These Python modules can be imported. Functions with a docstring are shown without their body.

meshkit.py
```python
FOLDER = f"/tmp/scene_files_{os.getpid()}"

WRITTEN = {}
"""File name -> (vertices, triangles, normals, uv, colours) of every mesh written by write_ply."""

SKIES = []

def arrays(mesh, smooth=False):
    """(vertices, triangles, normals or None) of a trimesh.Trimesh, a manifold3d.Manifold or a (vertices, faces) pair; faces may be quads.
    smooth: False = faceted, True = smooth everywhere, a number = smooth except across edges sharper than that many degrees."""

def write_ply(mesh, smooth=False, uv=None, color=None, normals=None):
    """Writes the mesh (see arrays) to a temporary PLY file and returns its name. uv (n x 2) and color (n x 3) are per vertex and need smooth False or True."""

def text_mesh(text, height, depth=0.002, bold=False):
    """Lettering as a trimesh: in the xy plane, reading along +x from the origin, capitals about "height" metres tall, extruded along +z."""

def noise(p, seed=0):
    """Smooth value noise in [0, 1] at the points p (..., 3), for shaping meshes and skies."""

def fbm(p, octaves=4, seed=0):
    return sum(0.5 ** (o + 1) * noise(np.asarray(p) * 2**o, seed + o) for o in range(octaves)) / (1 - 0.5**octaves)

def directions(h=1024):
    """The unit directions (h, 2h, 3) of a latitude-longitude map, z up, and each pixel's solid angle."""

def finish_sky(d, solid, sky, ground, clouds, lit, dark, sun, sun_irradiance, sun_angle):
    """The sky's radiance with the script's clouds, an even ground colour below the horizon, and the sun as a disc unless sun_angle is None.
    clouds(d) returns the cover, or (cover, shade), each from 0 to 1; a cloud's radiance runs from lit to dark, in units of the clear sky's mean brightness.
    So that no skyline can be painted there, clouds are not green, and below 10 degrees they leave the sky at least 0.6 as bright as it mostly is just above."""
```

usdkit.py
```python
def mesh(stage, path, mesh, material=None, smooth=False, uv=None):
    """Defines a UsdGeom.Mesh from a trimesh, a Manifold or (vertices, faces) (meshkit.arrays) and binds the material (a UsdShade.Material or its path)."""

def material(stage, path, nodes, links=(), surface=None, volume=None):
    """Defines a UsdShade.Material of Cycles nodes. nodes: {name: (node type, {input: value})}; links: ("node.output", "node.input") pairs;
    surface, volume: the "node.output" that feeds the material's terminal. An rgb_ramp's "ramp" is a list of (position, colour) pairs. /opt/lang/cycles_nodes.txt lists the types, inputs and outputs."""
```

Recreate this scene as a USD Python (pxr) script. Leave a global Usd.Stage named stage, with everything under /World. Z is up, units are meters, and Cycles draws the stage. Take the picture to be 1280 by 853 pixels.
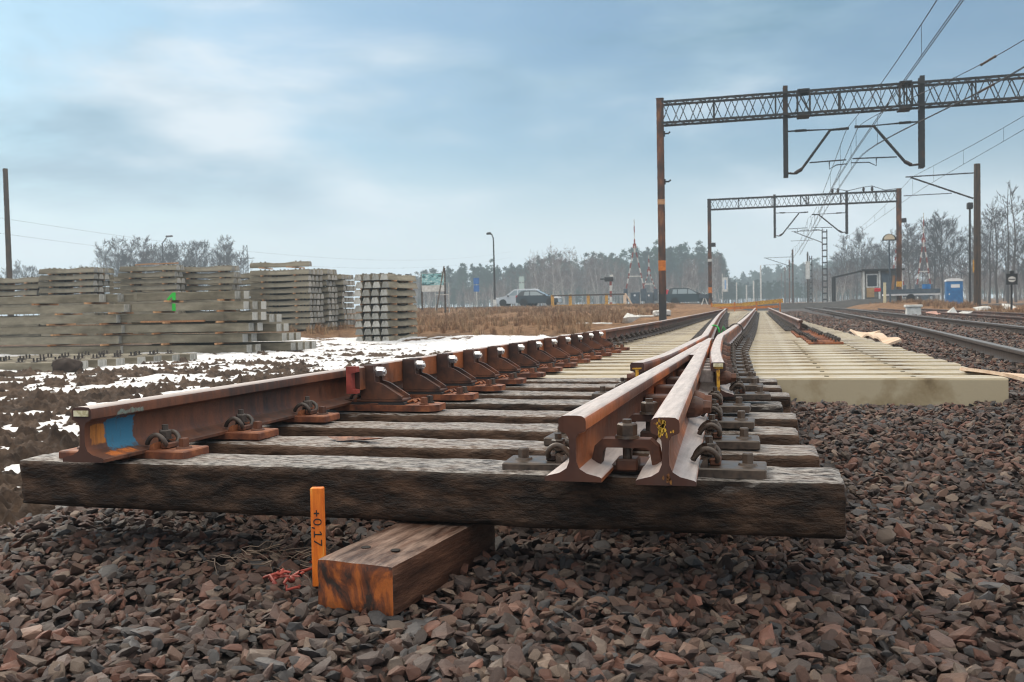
import math, random
import numpy as np, trimesh
from shapely.geometry import Polygon
import usdkit, meshkit
from meshkit import noise, fbm
from pxr import Usd, UsdGeom, UsdLux, UsdShade, Gf, Sdf, Vt

stage = Usd.Stage.CreateInMemory()
UsdGeom.SetStageUpAxis(stage, 'Z'); UsdGeom.SetStageMetersPerUnit(stage, 1.0)
UsdGeom.Xform.Define(stage, '/World')
rng = np.random.default_rng(7)
PI = math.pi

# ------------------------------------------------------------------ camera, sky, sun, exposure
# x runs across the track, y along it, z up; the ballast in front lies at z = 0
CAM_H, YAW, PITCH, ROLL = 0.745, math.radians(15.0), math.atan(42.2 / 1150), 0.0197
cf = np.array([-math.sin(YAW) * math.cos(PITCH), math.cos(YAW) * math.cos(PITCH), -math.sin(PITCH)])
cr = np.array([math.cos(YAW), math.sin(YAW), 0.0]); cu = np.cross(cr, cf)
cr, cu = cr * math.cos(ROLL) - cu * math.sin(ROLL), cr * math.sin(ROLL) + cu * math.cos(ROLL)
cam = UsdGeom.Camera.Define(stage, '/World/camera')
cam.AddTransformOp().Set(Gf.Matrix4d(*[float(v) for v in (*cr, 0, *cu, 0, *(-cf), 0, 0, 0, CAM_H, 1)]))
cam.CreateHorizontalApertureAttr(36.0); cam.CreateVerticalApertureAttr(36.0 * 682 / 1024)
cam.CreateFocalLengthAttr(36.0 * 1150 / 1280); cam.CreateClippingRangeAttr(Gf.Vec2f(0.05, 6000))
cam.CreateFStopAttr(8.0); cam.CreateFocusDistanceAttr(3.4)
EXPOSURE = 0.76
cam.CreateExposureAttr(EXPOSURE)

SUN_EL, SUN_AZ = math.radians(38), math.radians(-60)          # behind the clouds, high on the left
sd = np.array([math.cos(SUN_EL) * math.sin(SUN_AZ), math.cos(SUN_EL) * math.cos(SUN_AZ), math.sin(SUN_EL)])
sky = usdkit.material(stage, '/World/Looks/sky_look', {
    'tc': ('texture_coordinate', {}),
    'sky': ('sky_texture', {'sky_type': 'single_scattering', 'sun_disc': False, 'sun_elevation': SUN_EL, 'sun_rotation': math.atan2(sd[0], sd[1]), 'aerosol_density': 2.0}),
    'sep': ('separate_xyz', {}),
    'map': ('mapping', {'scale': (1.0, 1.0, 3.2), 'location': (0.35, 0.1, 0.0)}),
    'n': ('noise_texture', {'scale': 1.9, 'detail': 7.0, 'roughness': 0.58, 'distortion': 0.3}),
    'cover': ('map_range', {'from_min': 0.46, 'from_max': 0.66, 'to_min': 0.15, 'to_max': 0.97, 'range_type': 'smoothstep'}),
    'n2': ('noise_texture', {'scale': 3.4, 'detail': 6.0, 'roughness': 0.5}),
    'grey': ('rgb_ramp', {'ramp': [(0.34, (1.0, 2.2, 3.2)), (0.48, (2.6, 3.9, 4.9)), (0.64, (5.7, 6.3, 6.8))]}),
    'zen': ('map_range', {'from_min': 0.34, 'from_max': 1.0, 'to_min': 0.0, 'to_max': 1.0, 'clamp': True}), 'mixz': ('mix', {'color2': (15.5, 14.2, 12.4)}),  # warm overcast brightening towards the zenith, out of view, added to light the ground
    'hz': ('map_range', {'from_min': 0.0, 'from_max': 0.17, 'to_min': 1.0, 'to_max': 0.0, 'range_type': 'smoothstep'}),
    'up': ('math', {'math_type': 'maximum', 'value2': 0.0}),
    'tint': ('mix', {'mix_type': 'multiply', 'fac': 1.0, 'color2': (0.40, 0.60, 0.70)}), 'mixc': ('mix', {}), 'mixh': ('mix', {'color2': (7.4, 7.9, 8.3)}),
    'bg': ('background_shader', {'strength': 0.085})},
    [('tc.generated', 'sep.vector'), ('tc.generated', 'map.vector'), ('map.vector', 'n.vector'), ('map.vector', 'n2.vector'), ('n.fac', 'cover.value'),
     ('n2.fac', 'grey.fac'), ('cover.result', 'mixc.fac'), ('sky.color', 'tint.color1'), ('tint.color', 'mixc.color1'), ('grey.color', 'mixc.color2'),
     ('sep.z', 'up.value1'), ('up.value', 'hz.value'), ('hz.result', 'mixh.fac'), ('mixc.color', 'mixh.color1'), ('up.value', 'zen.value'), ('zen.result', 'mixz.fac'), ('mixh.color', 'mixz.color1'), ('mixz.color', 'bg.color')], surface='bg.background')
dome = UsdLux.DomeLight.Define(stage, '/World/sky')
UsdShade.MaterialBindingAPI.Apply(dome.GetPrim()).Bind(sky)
sun = UsdLux.DistantLight.Define(stage, '/World/sun')
sun.CreateIntensityAttr(0.4); sun.CreateAngleAttr(25.0); sun.CreateNormalizeAttr(True); sun.CreateColorAttr(Gf.Vec3f(1.0, 0.88, 0.74))
zax = Gf.Vec3d(*sd); rot = Gf.Rotation(Gf.Vec3d(0, 0, 1), zax)
sun.AddTransformOp().Set(Gf.Matrix4d().SetRotate(rot))

# ------------------------------------------------------------------ helpers
count = {}
def path_for(name, parent=None):
    base = (str(parent.GetPath()) if parent is not None else '/World') + '/' + name
    k = count.get(base, 0); count[base] = k + 1
    return base if k == 0 else f'{base}_{k:03d}'
def tag(p, label=None, cat=None, group=None, kind=None):
    p = p.GetPrim() if hasattr(p, 'GetPrim') else p
    for k, v in (('label', label), ('category', cat), ('group', group), ('kind', kind)):
        if v: p.SetCustomDataByKey(k, v)
    return p
def place(x, loc, rz=0.0, tilt=None, s=None):
    x.ClearXformOpOrder()
    x.AddTranslateOp().Set(Gf.Vec3d(*map(float, loc)))
    x.AddRotateZOp().Set(math.degrees(rz))
    if tilt: x.AddRotateXYZOp().Set(Gf.Vec3f(*map(float, tilt)))
    if s is not None: x.AddScaleOp().Set(Gf.Vec3f(*(np.ones(3) * s).tolist()))
def thing(name, label=None, cat=None, loc=(0, 0, 0), rz=0.0, group=None, kind=None, parent=None, tilt=None, s=None):
    x = UsdGeom.Xform.Define(stage, path_for(name, parent)); place(x, loc, rz, tilt, s)
    return tag(x, label, cat, group, kind)
def obj(name, mesh, mat, parent=None, smooth=False, label=None, cat=None, group=None, kind=None):
    if isinstance(mesh, MB): mesh = mesh.arrays()
    if isinstance(mesh, tuple):
        used, inv = np.unique(np.asarray(mesh[1]).ravel(), return_inverse=True); mesh = (np.asarray(mesh[0])[used], inv.reshape(np.asarray(mesh[1]).shape))
    m = usdkit.mesh(stage, path_for(name, parent), mesh, mat, smooth)
    return tag(m, label, cat, group, kind)
def copy(src, loc, rz=0.0, label=None, cat=None, group=None, parent=None, name=None, tilt=None, s=None, kind=None):
    """a copy of a thing (Xform with parts) under the next number"""
    d = src.GetCustomData()
    x = UsdGeom.Xform.Define(stage, path_for(name or src.GetName().split('_0')[0], parent))
    x.GetPrim().GetReferences().AddInternalReference(src.GetPath()); x.GetPrim().SetInstanceable(True)
    place(x, loc, rz, tilt, s)
    return tag(x, label, cat, group, kind)
def proto(name):
    stage.CreateClassPrim('/World/shapes') if not stage.GetPrimAtPath('/World/shapes') else None
    return UsdGeom.Xform.Define(stage, path_for(name, stage.GetPrimAtPath('/World/shapes'))).GetPrim()

class MB:
    """collects simple solids and becomes one mesh"""
    def __init__(s): s.v, s.f, s.n = [], [], 0
    def add(s, v, f):
        v = np.asarray(v, float); f = np.asarray(f, int)
        if f.shape[1] == 4: f = np.vstack([f[:, [0, 1, 2]], f[:, [0, 2, 3]]])
        s.v.append(v); s.f.append(f + s.n); s.n += len(v); return s
    def mesh(s, m): return s.add(m.vertices, m.faces)
    def arrays(s): return np.vstack(s.v), np.vstack(s.f)
    def box(s, x0, x1, y0, y1, z0, z1, ch=0.0):
        if ch <= 0:
            v = [(x, y, z) for z in (z0, z1) for y in (y0, y1) for x in (x0, x1)]
            return s.add(v, [(0, 2, 3, 1), (4, 5, 7, 6), (0, 1, 5, 4), (2, 6, 7, 3), (0, 4, 6, 2), (1, 3, 7, 5)])
        c = np.array([(x0 + x1) / 2, (y0 + y1) / 2, (z0 + z1) / 2]); h = np.array([x1 - x0, y1 - y0, z1 - z0]) / 2
        P = []
        for sg in np.ndindex(2, 2, 2):
            q = np.array(sg) * 2 - 1
            for k in range(3):
                a = h - ch; a[k] = h[k]; P.append(c + q * a)
        m = trimesh.convex.convex_hull(np.array(P)); return s.mesh(m)
    def tube(s, pts, r, sides=6, cap=True, closed=False):
        p = np.asarray(pts, float); r = np.broadcast_to(np.asarray(r, float), (len(p),))
        t = np.gradient(p, axis=0) if len(p) > 2 else np.repeat([p[-1] - p[0]], len(p), 0)
        t = t / (np.linalg.norm(t, axis=1, keepdims=True) + 1e-12)
        ref = np.array([0, 0, 1.0]) if abs(t[0][2]) < 0.9 else np.array([1.0, 0, 0])
        a = np.cross(t[0], ref); a /= np.linalg.norm(a); A = []
        for k in range(len(p)):
            a = a - t[k] * (a @ t[k]); a = a / (np.linalg.norm(a) + 1e-12); A.append(a)
        A = np.array(A); B = np.cross(t, A); ang = np.arange(sides) * 2 * PI / sides
        v = (p[:, None] + r[:, None, None] * (np.cos(ang)[None, :, None] * A[:, None] + np.sin(ang)[None, :, None] * B[:, None])).reshape(-1, 3)
        f = [(i * sides + j, i * sides + (j + 1) % sides, (i + 1) * sides + (j + 1) % sides, (i + 1) * sides + j) for i in range(len(p) - 1) for j in range(sides)]
        f = np.array(f); f = np.vstack([f[:, [0, 1, 2]], f[:, [0, 2, 3]]])
        if cap:
            e = (len(p) - 1) * sides
            f = np.vstack([f, [(0, j + 1, j) for j in range(1, sides - 1)], [(e, e + j, e + j + 1) for j in range(1, sides - 1)]])
        return s.add(v, f)
    def cyl(s, p0, p1, r, sides=10, r1=None): return s.tube([p0, p1], [r, r if r1 is None else r1], sides)
    def bar(s, p0, p1, w, h=None):
        """a straight bar of rectangular section w x h between two points"""
        p0, p1 = np.asarray(p0, float), np.asarray(p1, float); h = w if h is None else h
        t = p1 - p0; t /= np.linalg.norm(t); ref = np.array([0, 0, 1.0]) if abs(t[2]) < 0.95 else np.array([0, 1.0, 0])
        a = np.cross(t, ref); a /= np.linalg.norm(a); b = np.cross(a, t)
        v = [p + a * i * w / 2 + b * j * h / 2 for p in (p0, p1) for i, j in ((-1, -1), (1, -1), (1, 1), (-1, 1))]
        return s.add(v, [(0, 1, 2, 3), (7, 6, 5, 4), (0, 4, 5, 1), (1, 5, 6, 2), (2, 6, 7, 3), (3, 7, 4, 0)])
    def prism(s, poly, d0, d1, axis=1):
        """polygon extruded along an axis; polygon coordinates are the two other axes in order"""
        m = trimesh.creation.extrude_polygon(Polygon(poly), d1 - d0, engine='earcut')
        v = np.array(m.vertices); v[:, 2] += d0
        w = {1: v[:, [0, 2, 1]], 0: v[:, [2, 0, 1]], 2: v}[axis]
        f = m.faces if axis != 1 else m.faces[:, ::-1]
        return s.add(w, f)
    def moved(s, M):
        o = MB(); v, f = s.arrays(); M = np.asarray(M, float)
        o.add(v @ M[:3, :3].T + M[:3, 3], f); return o
def T(x=0, y=0, z=0, rz=0.0, ry=0.0, rx=0.0):
    m = trimesh.transformations.euler_matrix(rx, ry, rz, 'sxyz'); m[:3, 3] = (x, y, z); return m
def soft_box(L, W, H, n, r):
    """box centred on the origin with rounded edges and n = (nx, ny, nz) divisions"""
    V, F, o = [], [], 0
    hs = np.array([L, W, H]) / 2
    for ax in range(3):
        u, w = [a for a in range(3) if a != ax]
        for sg in (-1, 1):
            gu, gw = np.meshgrid(np.linspace(-1, 1, n[u] + 1), np.linspace(-1, 1, n[w] + 1), indexing='ij')
            p = np.zeros(gu.shape + (3,)); p[..., u] = gu * hs[u]; p[..., w] = gw * hs[w]; p[..., ax] = sg * hs[ax]
            i, j = np.meshgrid(np.arange(n[u]), np.arange(n[w]), indexing='ij'); k = n[w] + 1
            q = np.stack([i * k + j, (i + 1) * k + j, (i + 1) * k + j + 1, i * k + j + 1], -1).reshape(-1, 4)
            if (sg > 0) == (ax == 1): q = q[:, ::-1]
            V.append(p.reshape(-1, 3)); F.append(q + o); o += len(V[-1])
    v = np.vstack(V); f = np.vstack(F); f = np.vstack([f[:, [0, 1, 2]], f[:, [0, 2, 3]]])
    m = trimesh.Trimesh(v, f, process=False); m.merge_vertices()
    v = np.array(m.vertices); inner = np.clip(v, -(hs - r), hs - r); d = v - inner; l = np.linalg.norm(d, axis=1, keepdims=True)
    out = (np.abs(d) > 1e-9).sum(1) > 1
    v[out] = inner[out] + d[out] / l[out] * r
    return v, np.array(m.faces)
def vnormals(v, f):
    return meshkit.arrays((v, f), True)[2]

# ------------------------------------------------------------------ materials
LK = '/World/Looks/'
def mat(name, color, rough=0.6, metal=0.0, spec=0.5, **kw):
    return usdkit.material(stage, LK + name, {'p': ('principled_bsdf', {'base_color': color, 'roughness': rough, 'metallic': metal, 'specular_ior_level': spec, **kw})}, [], surface='p.BSDF')
def noisy(name, stops, scale=(1, 1, 1), freq=8.0, detail=6.0, rough=(0.5, 0.8), bump=0.3, bdist=0.004, bfreq=None, spec=0.5, metal=0.0, coord='object', distortion=0.0, rand=0.0, top=None):
    """noise-coloured surface: stops are a colour ramp over stretched noise; rand shifts the tone per object; top = (colour, lo, hi, noise frequency) is a deposit lying on upward faces"""
    N = {'tc': ('texture_coordinate', {}), 'geo': ('geometry', {}), 'map': ('mapping', {'scale': scale}),
         'n': ('noise_texture', {'scale': freq, 'detail': detail, 'roughness': 0.6, 'distortion': distortion}),
         'r': ('rgb_ramp', {'ramp': stops}), 'rr': ('map_range', {'from_min': 0.3, 'from_max': 0.7, 'to_min': rough[0], 'to_max': rough[1]}),
         'n2': ('noise_texture', {'scale': bfreq or freq * 3, 'detail': 5.0, 'roughness': 0.65}),
         'b': ('bump', {'strength': bump, 'distance': bdist}), 'p': ('principled_bsdf', {'specular_ior_level': spec, 'metallic': metal})}
    N['r'] = ('rgb_ramp', {'ramp': [(.5 + (a - .5) * .66, c) for a, c in stops]})
    src = 'tc.object' if coord == 'object' else 'geo.position'
    L = [(src, 'map.vector'), ('map.vector', 'n.vector'), ('map.vector', 'n2.vector'), ('n.fac', 'rr.value'), ('rr.result', 'p.roughness'), ('n2.fac', 'b.height'), ('b.normal', 'p.normal')]
    if rand:
        N['oi'] = ('object_info', {}); N['ra'] = ('math', {'math_type': 'multiply_add', 'value2': rand, 'value3': -rand / 2}); N['rs'] = ('math', {'math_type': 'add'})
        L += [('oi.random', 'ra.value1'), ('n.fac', 'rs.value1'), ('ra.value', 'rs.value2'), ('rs.value', 'r.fac')]
    else: L += [('n.fac', 'r.fac')]
    col = 'r.color'
    if top:
        c, lo, hi, tf, amount = top
        N |= {'tm': ('mapping', {'scale': scale}), 'tn': ('noise_texture', {'scale': tf, 'detail': 8.0, 'roughness': 0.7}), 'ts': ('separate_xyz', {}),
              'tz': ('map_range', {'from_min': 0.55, 'from_max': 0.95, 'to_min': 0.0, 'to_max': amount, 'clamp': True}), 'tr': ('map_range', {'from_min': lo, 'from_max': hi, 'clamp': True}),
              'tx': ('math', {'math_type': 'multiply'}), 'tmix': ('mix', {'color2': c})}
        L += [(src, 'tm.vector'), ('tm.vector', 'tn.vector'), ('geo.true_normal', 'ts.vector'), ('ts.z', 'tz.value'), ('tn.fac', 'tr.value'), ('tz.result', 'tx.value1'), ('tr.result', 'tx.value2'),
              ('tx.value', 'tmix.fac'), (col, 'tmix.color1')]
        col = 'tmix.color'
    L.append((col, 'p.base_color'))
    return usdkit.material(stage, LK + name, N, L, surface='p.BSDF')

m_stones = [noisy(f'stone_tone_{i}', [(0.3, tuple(np.array(c) * 0.72)), (0.7, tuple(np.array(c) * 1.3))], freq=14.0, detail=6, rough=(0.45, 0.75), bump=0.8, bdist=0.006, bfreq=55, rand=0.25, spec=.35)
            for i, c in enumerate([(0.132, 0.072, 0.054), (0.095, 0.062, 0.052), (0.080, 0.076, 0.077), (0.160, 0.098, 0.073), (0.150, 0.070, 0.050), (0.062, 0.046, 0.041), (0.125, 0.096, 0.078), (0.200, 0.148, 0.115)])]
m_bed = noisy('ballast_bed', [(0.3, (.022, .017, .015)), (0.7, (.06, .046, .04))], freq=22, bump=1.0, bdist=0.02, bfreq=26, coord='world')
m_wood = noisy('tarred_wood', [(0.28, (.010, .006, .004)), (0.5, (.040, .022, .013)), (0.72, (.095, .053, .032))], scale=(1, 2.6, 2.6), freq=9.0, detail=10, rough=(0.34, 0.62), bump=1.0, bdist=0.012, bfreq=22, rand=0.22, spec=.25,
              top=((.42, .395, .37), 0.40, 0.60, 26.0, 0.88))
m_block = noisy('block_wood', [(0.25, (.016, .008, .006)), (0.5, (.055, .024, .014)), (0.75, (.13, .062, .036))], scale=(6, 1, 6), freq=4.0, detail=9, rough=(0.3, 0.6), bump=0.8, bdist=0.008, bfreq=9, top=((.30, .21, .165), .42, .62, 5.0, .75))
m_endgrain = noisy('cut_end_grain', [(0.36, (.022, .012, .008)), (0.46, (.13, .034, .010)), (0.6, (.40, .105, .016)), (0.75, (.22, .075, .022))], scale=(1, 1, .6), freq=13, detail=6, rough=(0.5, 0.8), bump=0.6, bdist=0.005, bfreq=40, distortion=0.6)
m_concrete = noisy('concrete', [(0.37, (.15, .108, .060)), (0.47, (.27, .208, .122)), (0.56, (.34, .275, .175)), (0.66, (.42, .355, .245))], freq=2.2, detail=10, rough=(0.7, 0.95), bump=0.35, bdist=0.004, bfreq=40, rand=0.2, spec=0.3,
                   top=((.45, .435, .39), 0.36, 0.58, 5.0, 0.9))
m_stock = noisy('old_concrete', [(0.25, (.115, .098, .068)), (0.5, (.185, .162, .118)), (0.75, (.27, .242, .185))], scale=(.5, 1.6, 1.6), freq=2.4, detail=9, rough=(0.7, 0.95), bump=0.25, bdist=0.004, bfreq=30, rand=0.22, spec=0.3)
m_stock_end = noisy('old_concrete_end', [(0.3, (.20, .195, .175)), (0.7, (.40, .39, .36))], scale=(1, 6, 1), freq=5, detail=6, rough=(0.7, 0.95), rand=0.3, spec=0.3)
m_lath = noisy('batten_wood', [(0.3, (.28, .13, .055)), (0.7, (.50, .28, .14))], scale=(1, 8, 8), freq=4, rough=(0.6, 0.9), rand=0.4)
m_plank = noisy('fresh_plank', [(0.3, (.52, .36, .24)), (0.7, (.74, .58, .44))], scale=(1.2, 9, 9), freq=3, detail=6, rough=(0.55, 0.85), bump=0.3, rand=0.15)
m_rust = noisy('rust', [(0.25, (.026, .012, .009)), (0.5, (.074, .029, .017)), (0.75, (.155, .056, .027))], freq=9, detail=8, rough=(0.45, 0.75), bump=0.35, bdist=0.002, bfreq=60, rand=0.2)
m_rust_plate = noisy('bright_rust', [(0.3, (.06, .02, .011)), (0.5, (.15, .044, .018)), (0.72, (.28, .095, .036))], freq=12, detail=8, rough=(0.5, 0.8), bump=0.35, bdist=0.002, bfreq=60, rand=0.2, top=((.36, .17, .10), .45, .62, 26.0, .7))
m_dark = noisy('dark_steel', [(0.3, (.018, .015, .013)), (0.7, (.07, .052, .042))], freq=20, rough=(0.35, 0.6), bump=0.25, bdist=0.001, rand=0.2, spec=0.6)
m_greasy = noisy('greased_steel', [(0.3, (.018, .013, .010)), (0.7, (.082, .056, .040))], freq=26, rough=(0.3, 0.55), bump=0.25, bdist=0.001, spec=0.6)
m_nut = mat('zinc', (.80, .80, .82), 0.25, 0.9)
m_pad = mat('rubber_pad', (.022, .022, .024), 0.45)
m_redpaint = noisy('red_primer', [(0.3, (.20, .03, .02)), (0.7, (.34, .06, .045))], freq=15, rough=(0.5, 0.7))
m_yellow = noisy('yellow_paint', [(0.35, (.18, .07, .02)), (0.5, (.60, .31, .03)), (0.7, (.72, .44, .05))], freq=30, rough=(0.4, 0.6))
m_label = noisy('pale_tag', [(0.4, (.48, .42, .24)), (0.6, (.72, .67, .48))], freq=60, rough=(0.5, 0.6))

# rail steel: rusty sides with streaks running down the web, a paler worn top; stock and frog tops also carry a painted sky highlight
def rail_mat(name, stops, topc, orange=0.0, paint=False, rough=(0.42, 0.7), zmin=-9.0):
    N = {'g': ('geometry', {}), 'sep': ('separate_xyz', {}), 'nsep': ('separate_xyz', {}),
         'm1': ('mapping', {'scale': (6, 9, 1.2)}), 'n1': ('noise_texture', {'scale': 3.2, 'detail': 8.0, 'roughness': 0.66}), 'r1': ('rgb_ramp', {'ramp': stops}),
         'm2': ('mapping', {'scale': (1, 1, 1)}), 'n2': ('noise_texture', {'scale': 1.6, 'detail': 5.0, 'roughness': 0.6}),
         'or': ('map_range', {'from_min': 0.45, 'from_max': 0.60, 'to_min': 0.0, 'to_max': orange, 'clamp': True}), 'mo': ('mix', {'color2': (.40, .12, .035)}),
         'tz': ('map_range', {'from_min': 0.72, 'from_max': 0.95, 'to_min': 0.0, 'to_max': 1.0, 'clamp': True}),
         'm3': ('mapping', {'scale': (30, 2.0, 1)}), 'n3': ('noise_texture', {'scale': 2.0, 'detail': 7.0, 'roughness': 0.65}), 'r3': ('rgb_ramp', {'ramp': [(0.3, tuple(np.array(topc) * 0.62)), (0.65, topc)]}),
         'mt': ('mix', {}), 'zc': ('math', {'math_type': 'greater_than', 'value2': zmin}), 'zm': ('math', {'math_type': 'multiply'}), 'n4': ('noise_texture', {'scale': 55, 'detail': 5.0}), 'b': ('bump', {'strength': 0.3, 'distance': 0.002}),
         'rr': ('map_range', {'from_min': 0.3, 'from_max': 0.7, 'to_min': rough[0], 'to_max': rough[1]}), 'p': ('principled_bsdf', {'specular_ior_level': 0.5})}
    L = [('g.position', 'sep.vector'), ('g.normal', 'nsep.vector'), ('g.position', 'm1.vector'), ('m1.vector', 'n1.vector'), ('n1.fac', 'r1.fac'), ('g.position', 'm2.vector'), ('m2.vector', 'n2.vector'), ('n2.fac', 'or.value'),
         ('or.result', 'mo.fac'), ('r1.color', 'mo.color1'), ('nsep.z', 'tz.value'), ('g.position', 'm3.vector'), ('m3.vector', 'n3.vector'), ('n3.fac', 'r3.fac'), ('sep.z', 'zc.value1'), ('zc.value', 'zm.value1'), ('tz.result', 'zm.value2'), ('zm.value', 'mt.fac'), ('mo.color', 'mt.color1'), ('r3.color', 'mt.color2'),
         ('g.position', 'n4.vector'), ('n4.fac', 'b.height'), ('b.normal', 'p.normal'), ('n1.fac', 'rr.value'), ('rr.result', 'p.roughness')]
    out = 'mt.color'
    if paint:   # workshop paint marks brushed on the web near the rail's end, with ragged edges
        def band(k, lo, hi, c, zlo, zhi, edge):
            nonlocal out
            N.update({f'pn{k}': ('noise_texture', {'scale': 38.0, 'detail': 5.0, 'roughness': 0.7}), f'pd{k}': ('math', {'math_type': 'multiply_add', 'value2': edge, 'value3': -edge / 2}), f'py{k}': ('math', {'math_type': 'add'}), f'pz{k}': ('math', {'math_type': 'add'}),
                      f'a{k}': ('map_range', {'from_min': lo, 'from_max': lo + .004, 'clamp': True}), f'b{k}': ('map_range', {'from_min': hi, 'from_max': hi + .006, 'to_min': 1.0, 'to_max': 0.0, 'clamp': True}),
                      f'c{k}': ('map_range', {'from_min': zlo, 'from_max': zlo + .006, 'clamp': True}), f'd{k}': ('map_range', {'from_min': zhi, 'from_max': zhi + .004, 'to_min': 1.0, 'to_max': 0.0, 'clamp': True}),
                      f'pm{k}': ('map_range', {'from_min': .34, 'from_max': .50, 'to_min': .25, 'clamp': True}), f'pq{k}': ('math', {'math_type': 'multiply'}), f'e{k}': ('math', {'math_type': 'multiply'}), f'f{k}': ('math', {'math_type': 'multiply'}), f'h{k}': ('math', {'math_type': 'multiply'}), f'mx{k}': ('mix', {'color2': c})})
            L.extend([('g.position', f'pn{k}.vector'), (f'pn{k}.fac', f'pd{k}.value1'), ('sep.y', f'py{k}.value1'), (f'pd{k}.value', f'py{k}.value2'), ('sep.z', f'pz{k}.value1'), (f'pd{k}.value', f'pz{k}.value2'),
                      (f'py{k}.value', f'a{k}.value'), (f'py{k}.value', f'b{k}.value'), (f'pz{k}.value', f'c{k}.value'), (f'pz{k}.value', f'd{k}.value'),
                      (f'a{k}.result', f'e{k}.value1'), (f'b{k}.result', f'e{k}.value2'), (f'c{k}.result', f'f{k}.value1'), (f'd{k}.result', f'f{k}.value2'), (f'e{k}.value', f'h{k}.value1'), (f'f{k}.value', f'h{k}.value2'),
                      ('n1.fac', f'pm{k}.value'), (f'h{k}.value', f'pq{k}.value1'), (f'pm{k}.result', f'pq{k}.value2'), (f'pq{k}.value', f'mx{k}.fac'), (out, f'mx{k}.color1')])
            out = f'mx{k}.color'
        for k, a in enumerate(paint): band(k, *a)
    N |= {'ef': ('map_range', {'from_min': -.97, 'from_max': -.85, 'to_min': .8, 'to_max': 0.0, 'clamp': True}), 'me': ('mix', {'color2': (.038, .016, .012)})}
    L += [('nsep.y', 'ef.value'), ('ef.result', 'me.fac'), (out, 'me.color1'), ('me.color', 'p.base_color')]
    return usdkit.material(stage, LK + name, N, L, surface='p.BSDF')
RS = [(0.36, (.015, .008, .007)), (0.5, (.046, .021, .015)), (0.64, (.098, .040, .024))]
m_rail_a = rail_mat('stock_rail_steel', RS, (.52, .45, .425), 0.25, zmin=0.40, paint=[(2.425, 2.49, (.46, .17, .028), .335, .40, .02), (2.49, 2.625, (.030, .16, .27), .312, .412, .05), (2.52, 2.65, (.15, .19, .165), .418, .433, .05), (2.45, 2.57, (.58, .16, .02), .300, .310, .012)])
m_rail_f = rail_mat('frog_rail_steel', [(0.34, (.026, .012, .009)), (0.5, (.078, .030, .019)), (0.66, (.13, .066, .045))], (.60, .535, .51), 0.85, rough=(.32, .6))
m_rail_m = rail_mat('running_rail_steel', [(0.3, (.03, .023, .019)), (0.7, (.07, .05, .04))], (.17, .165, .16), 0.0, rough=(0.3, 0.55))

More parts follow.
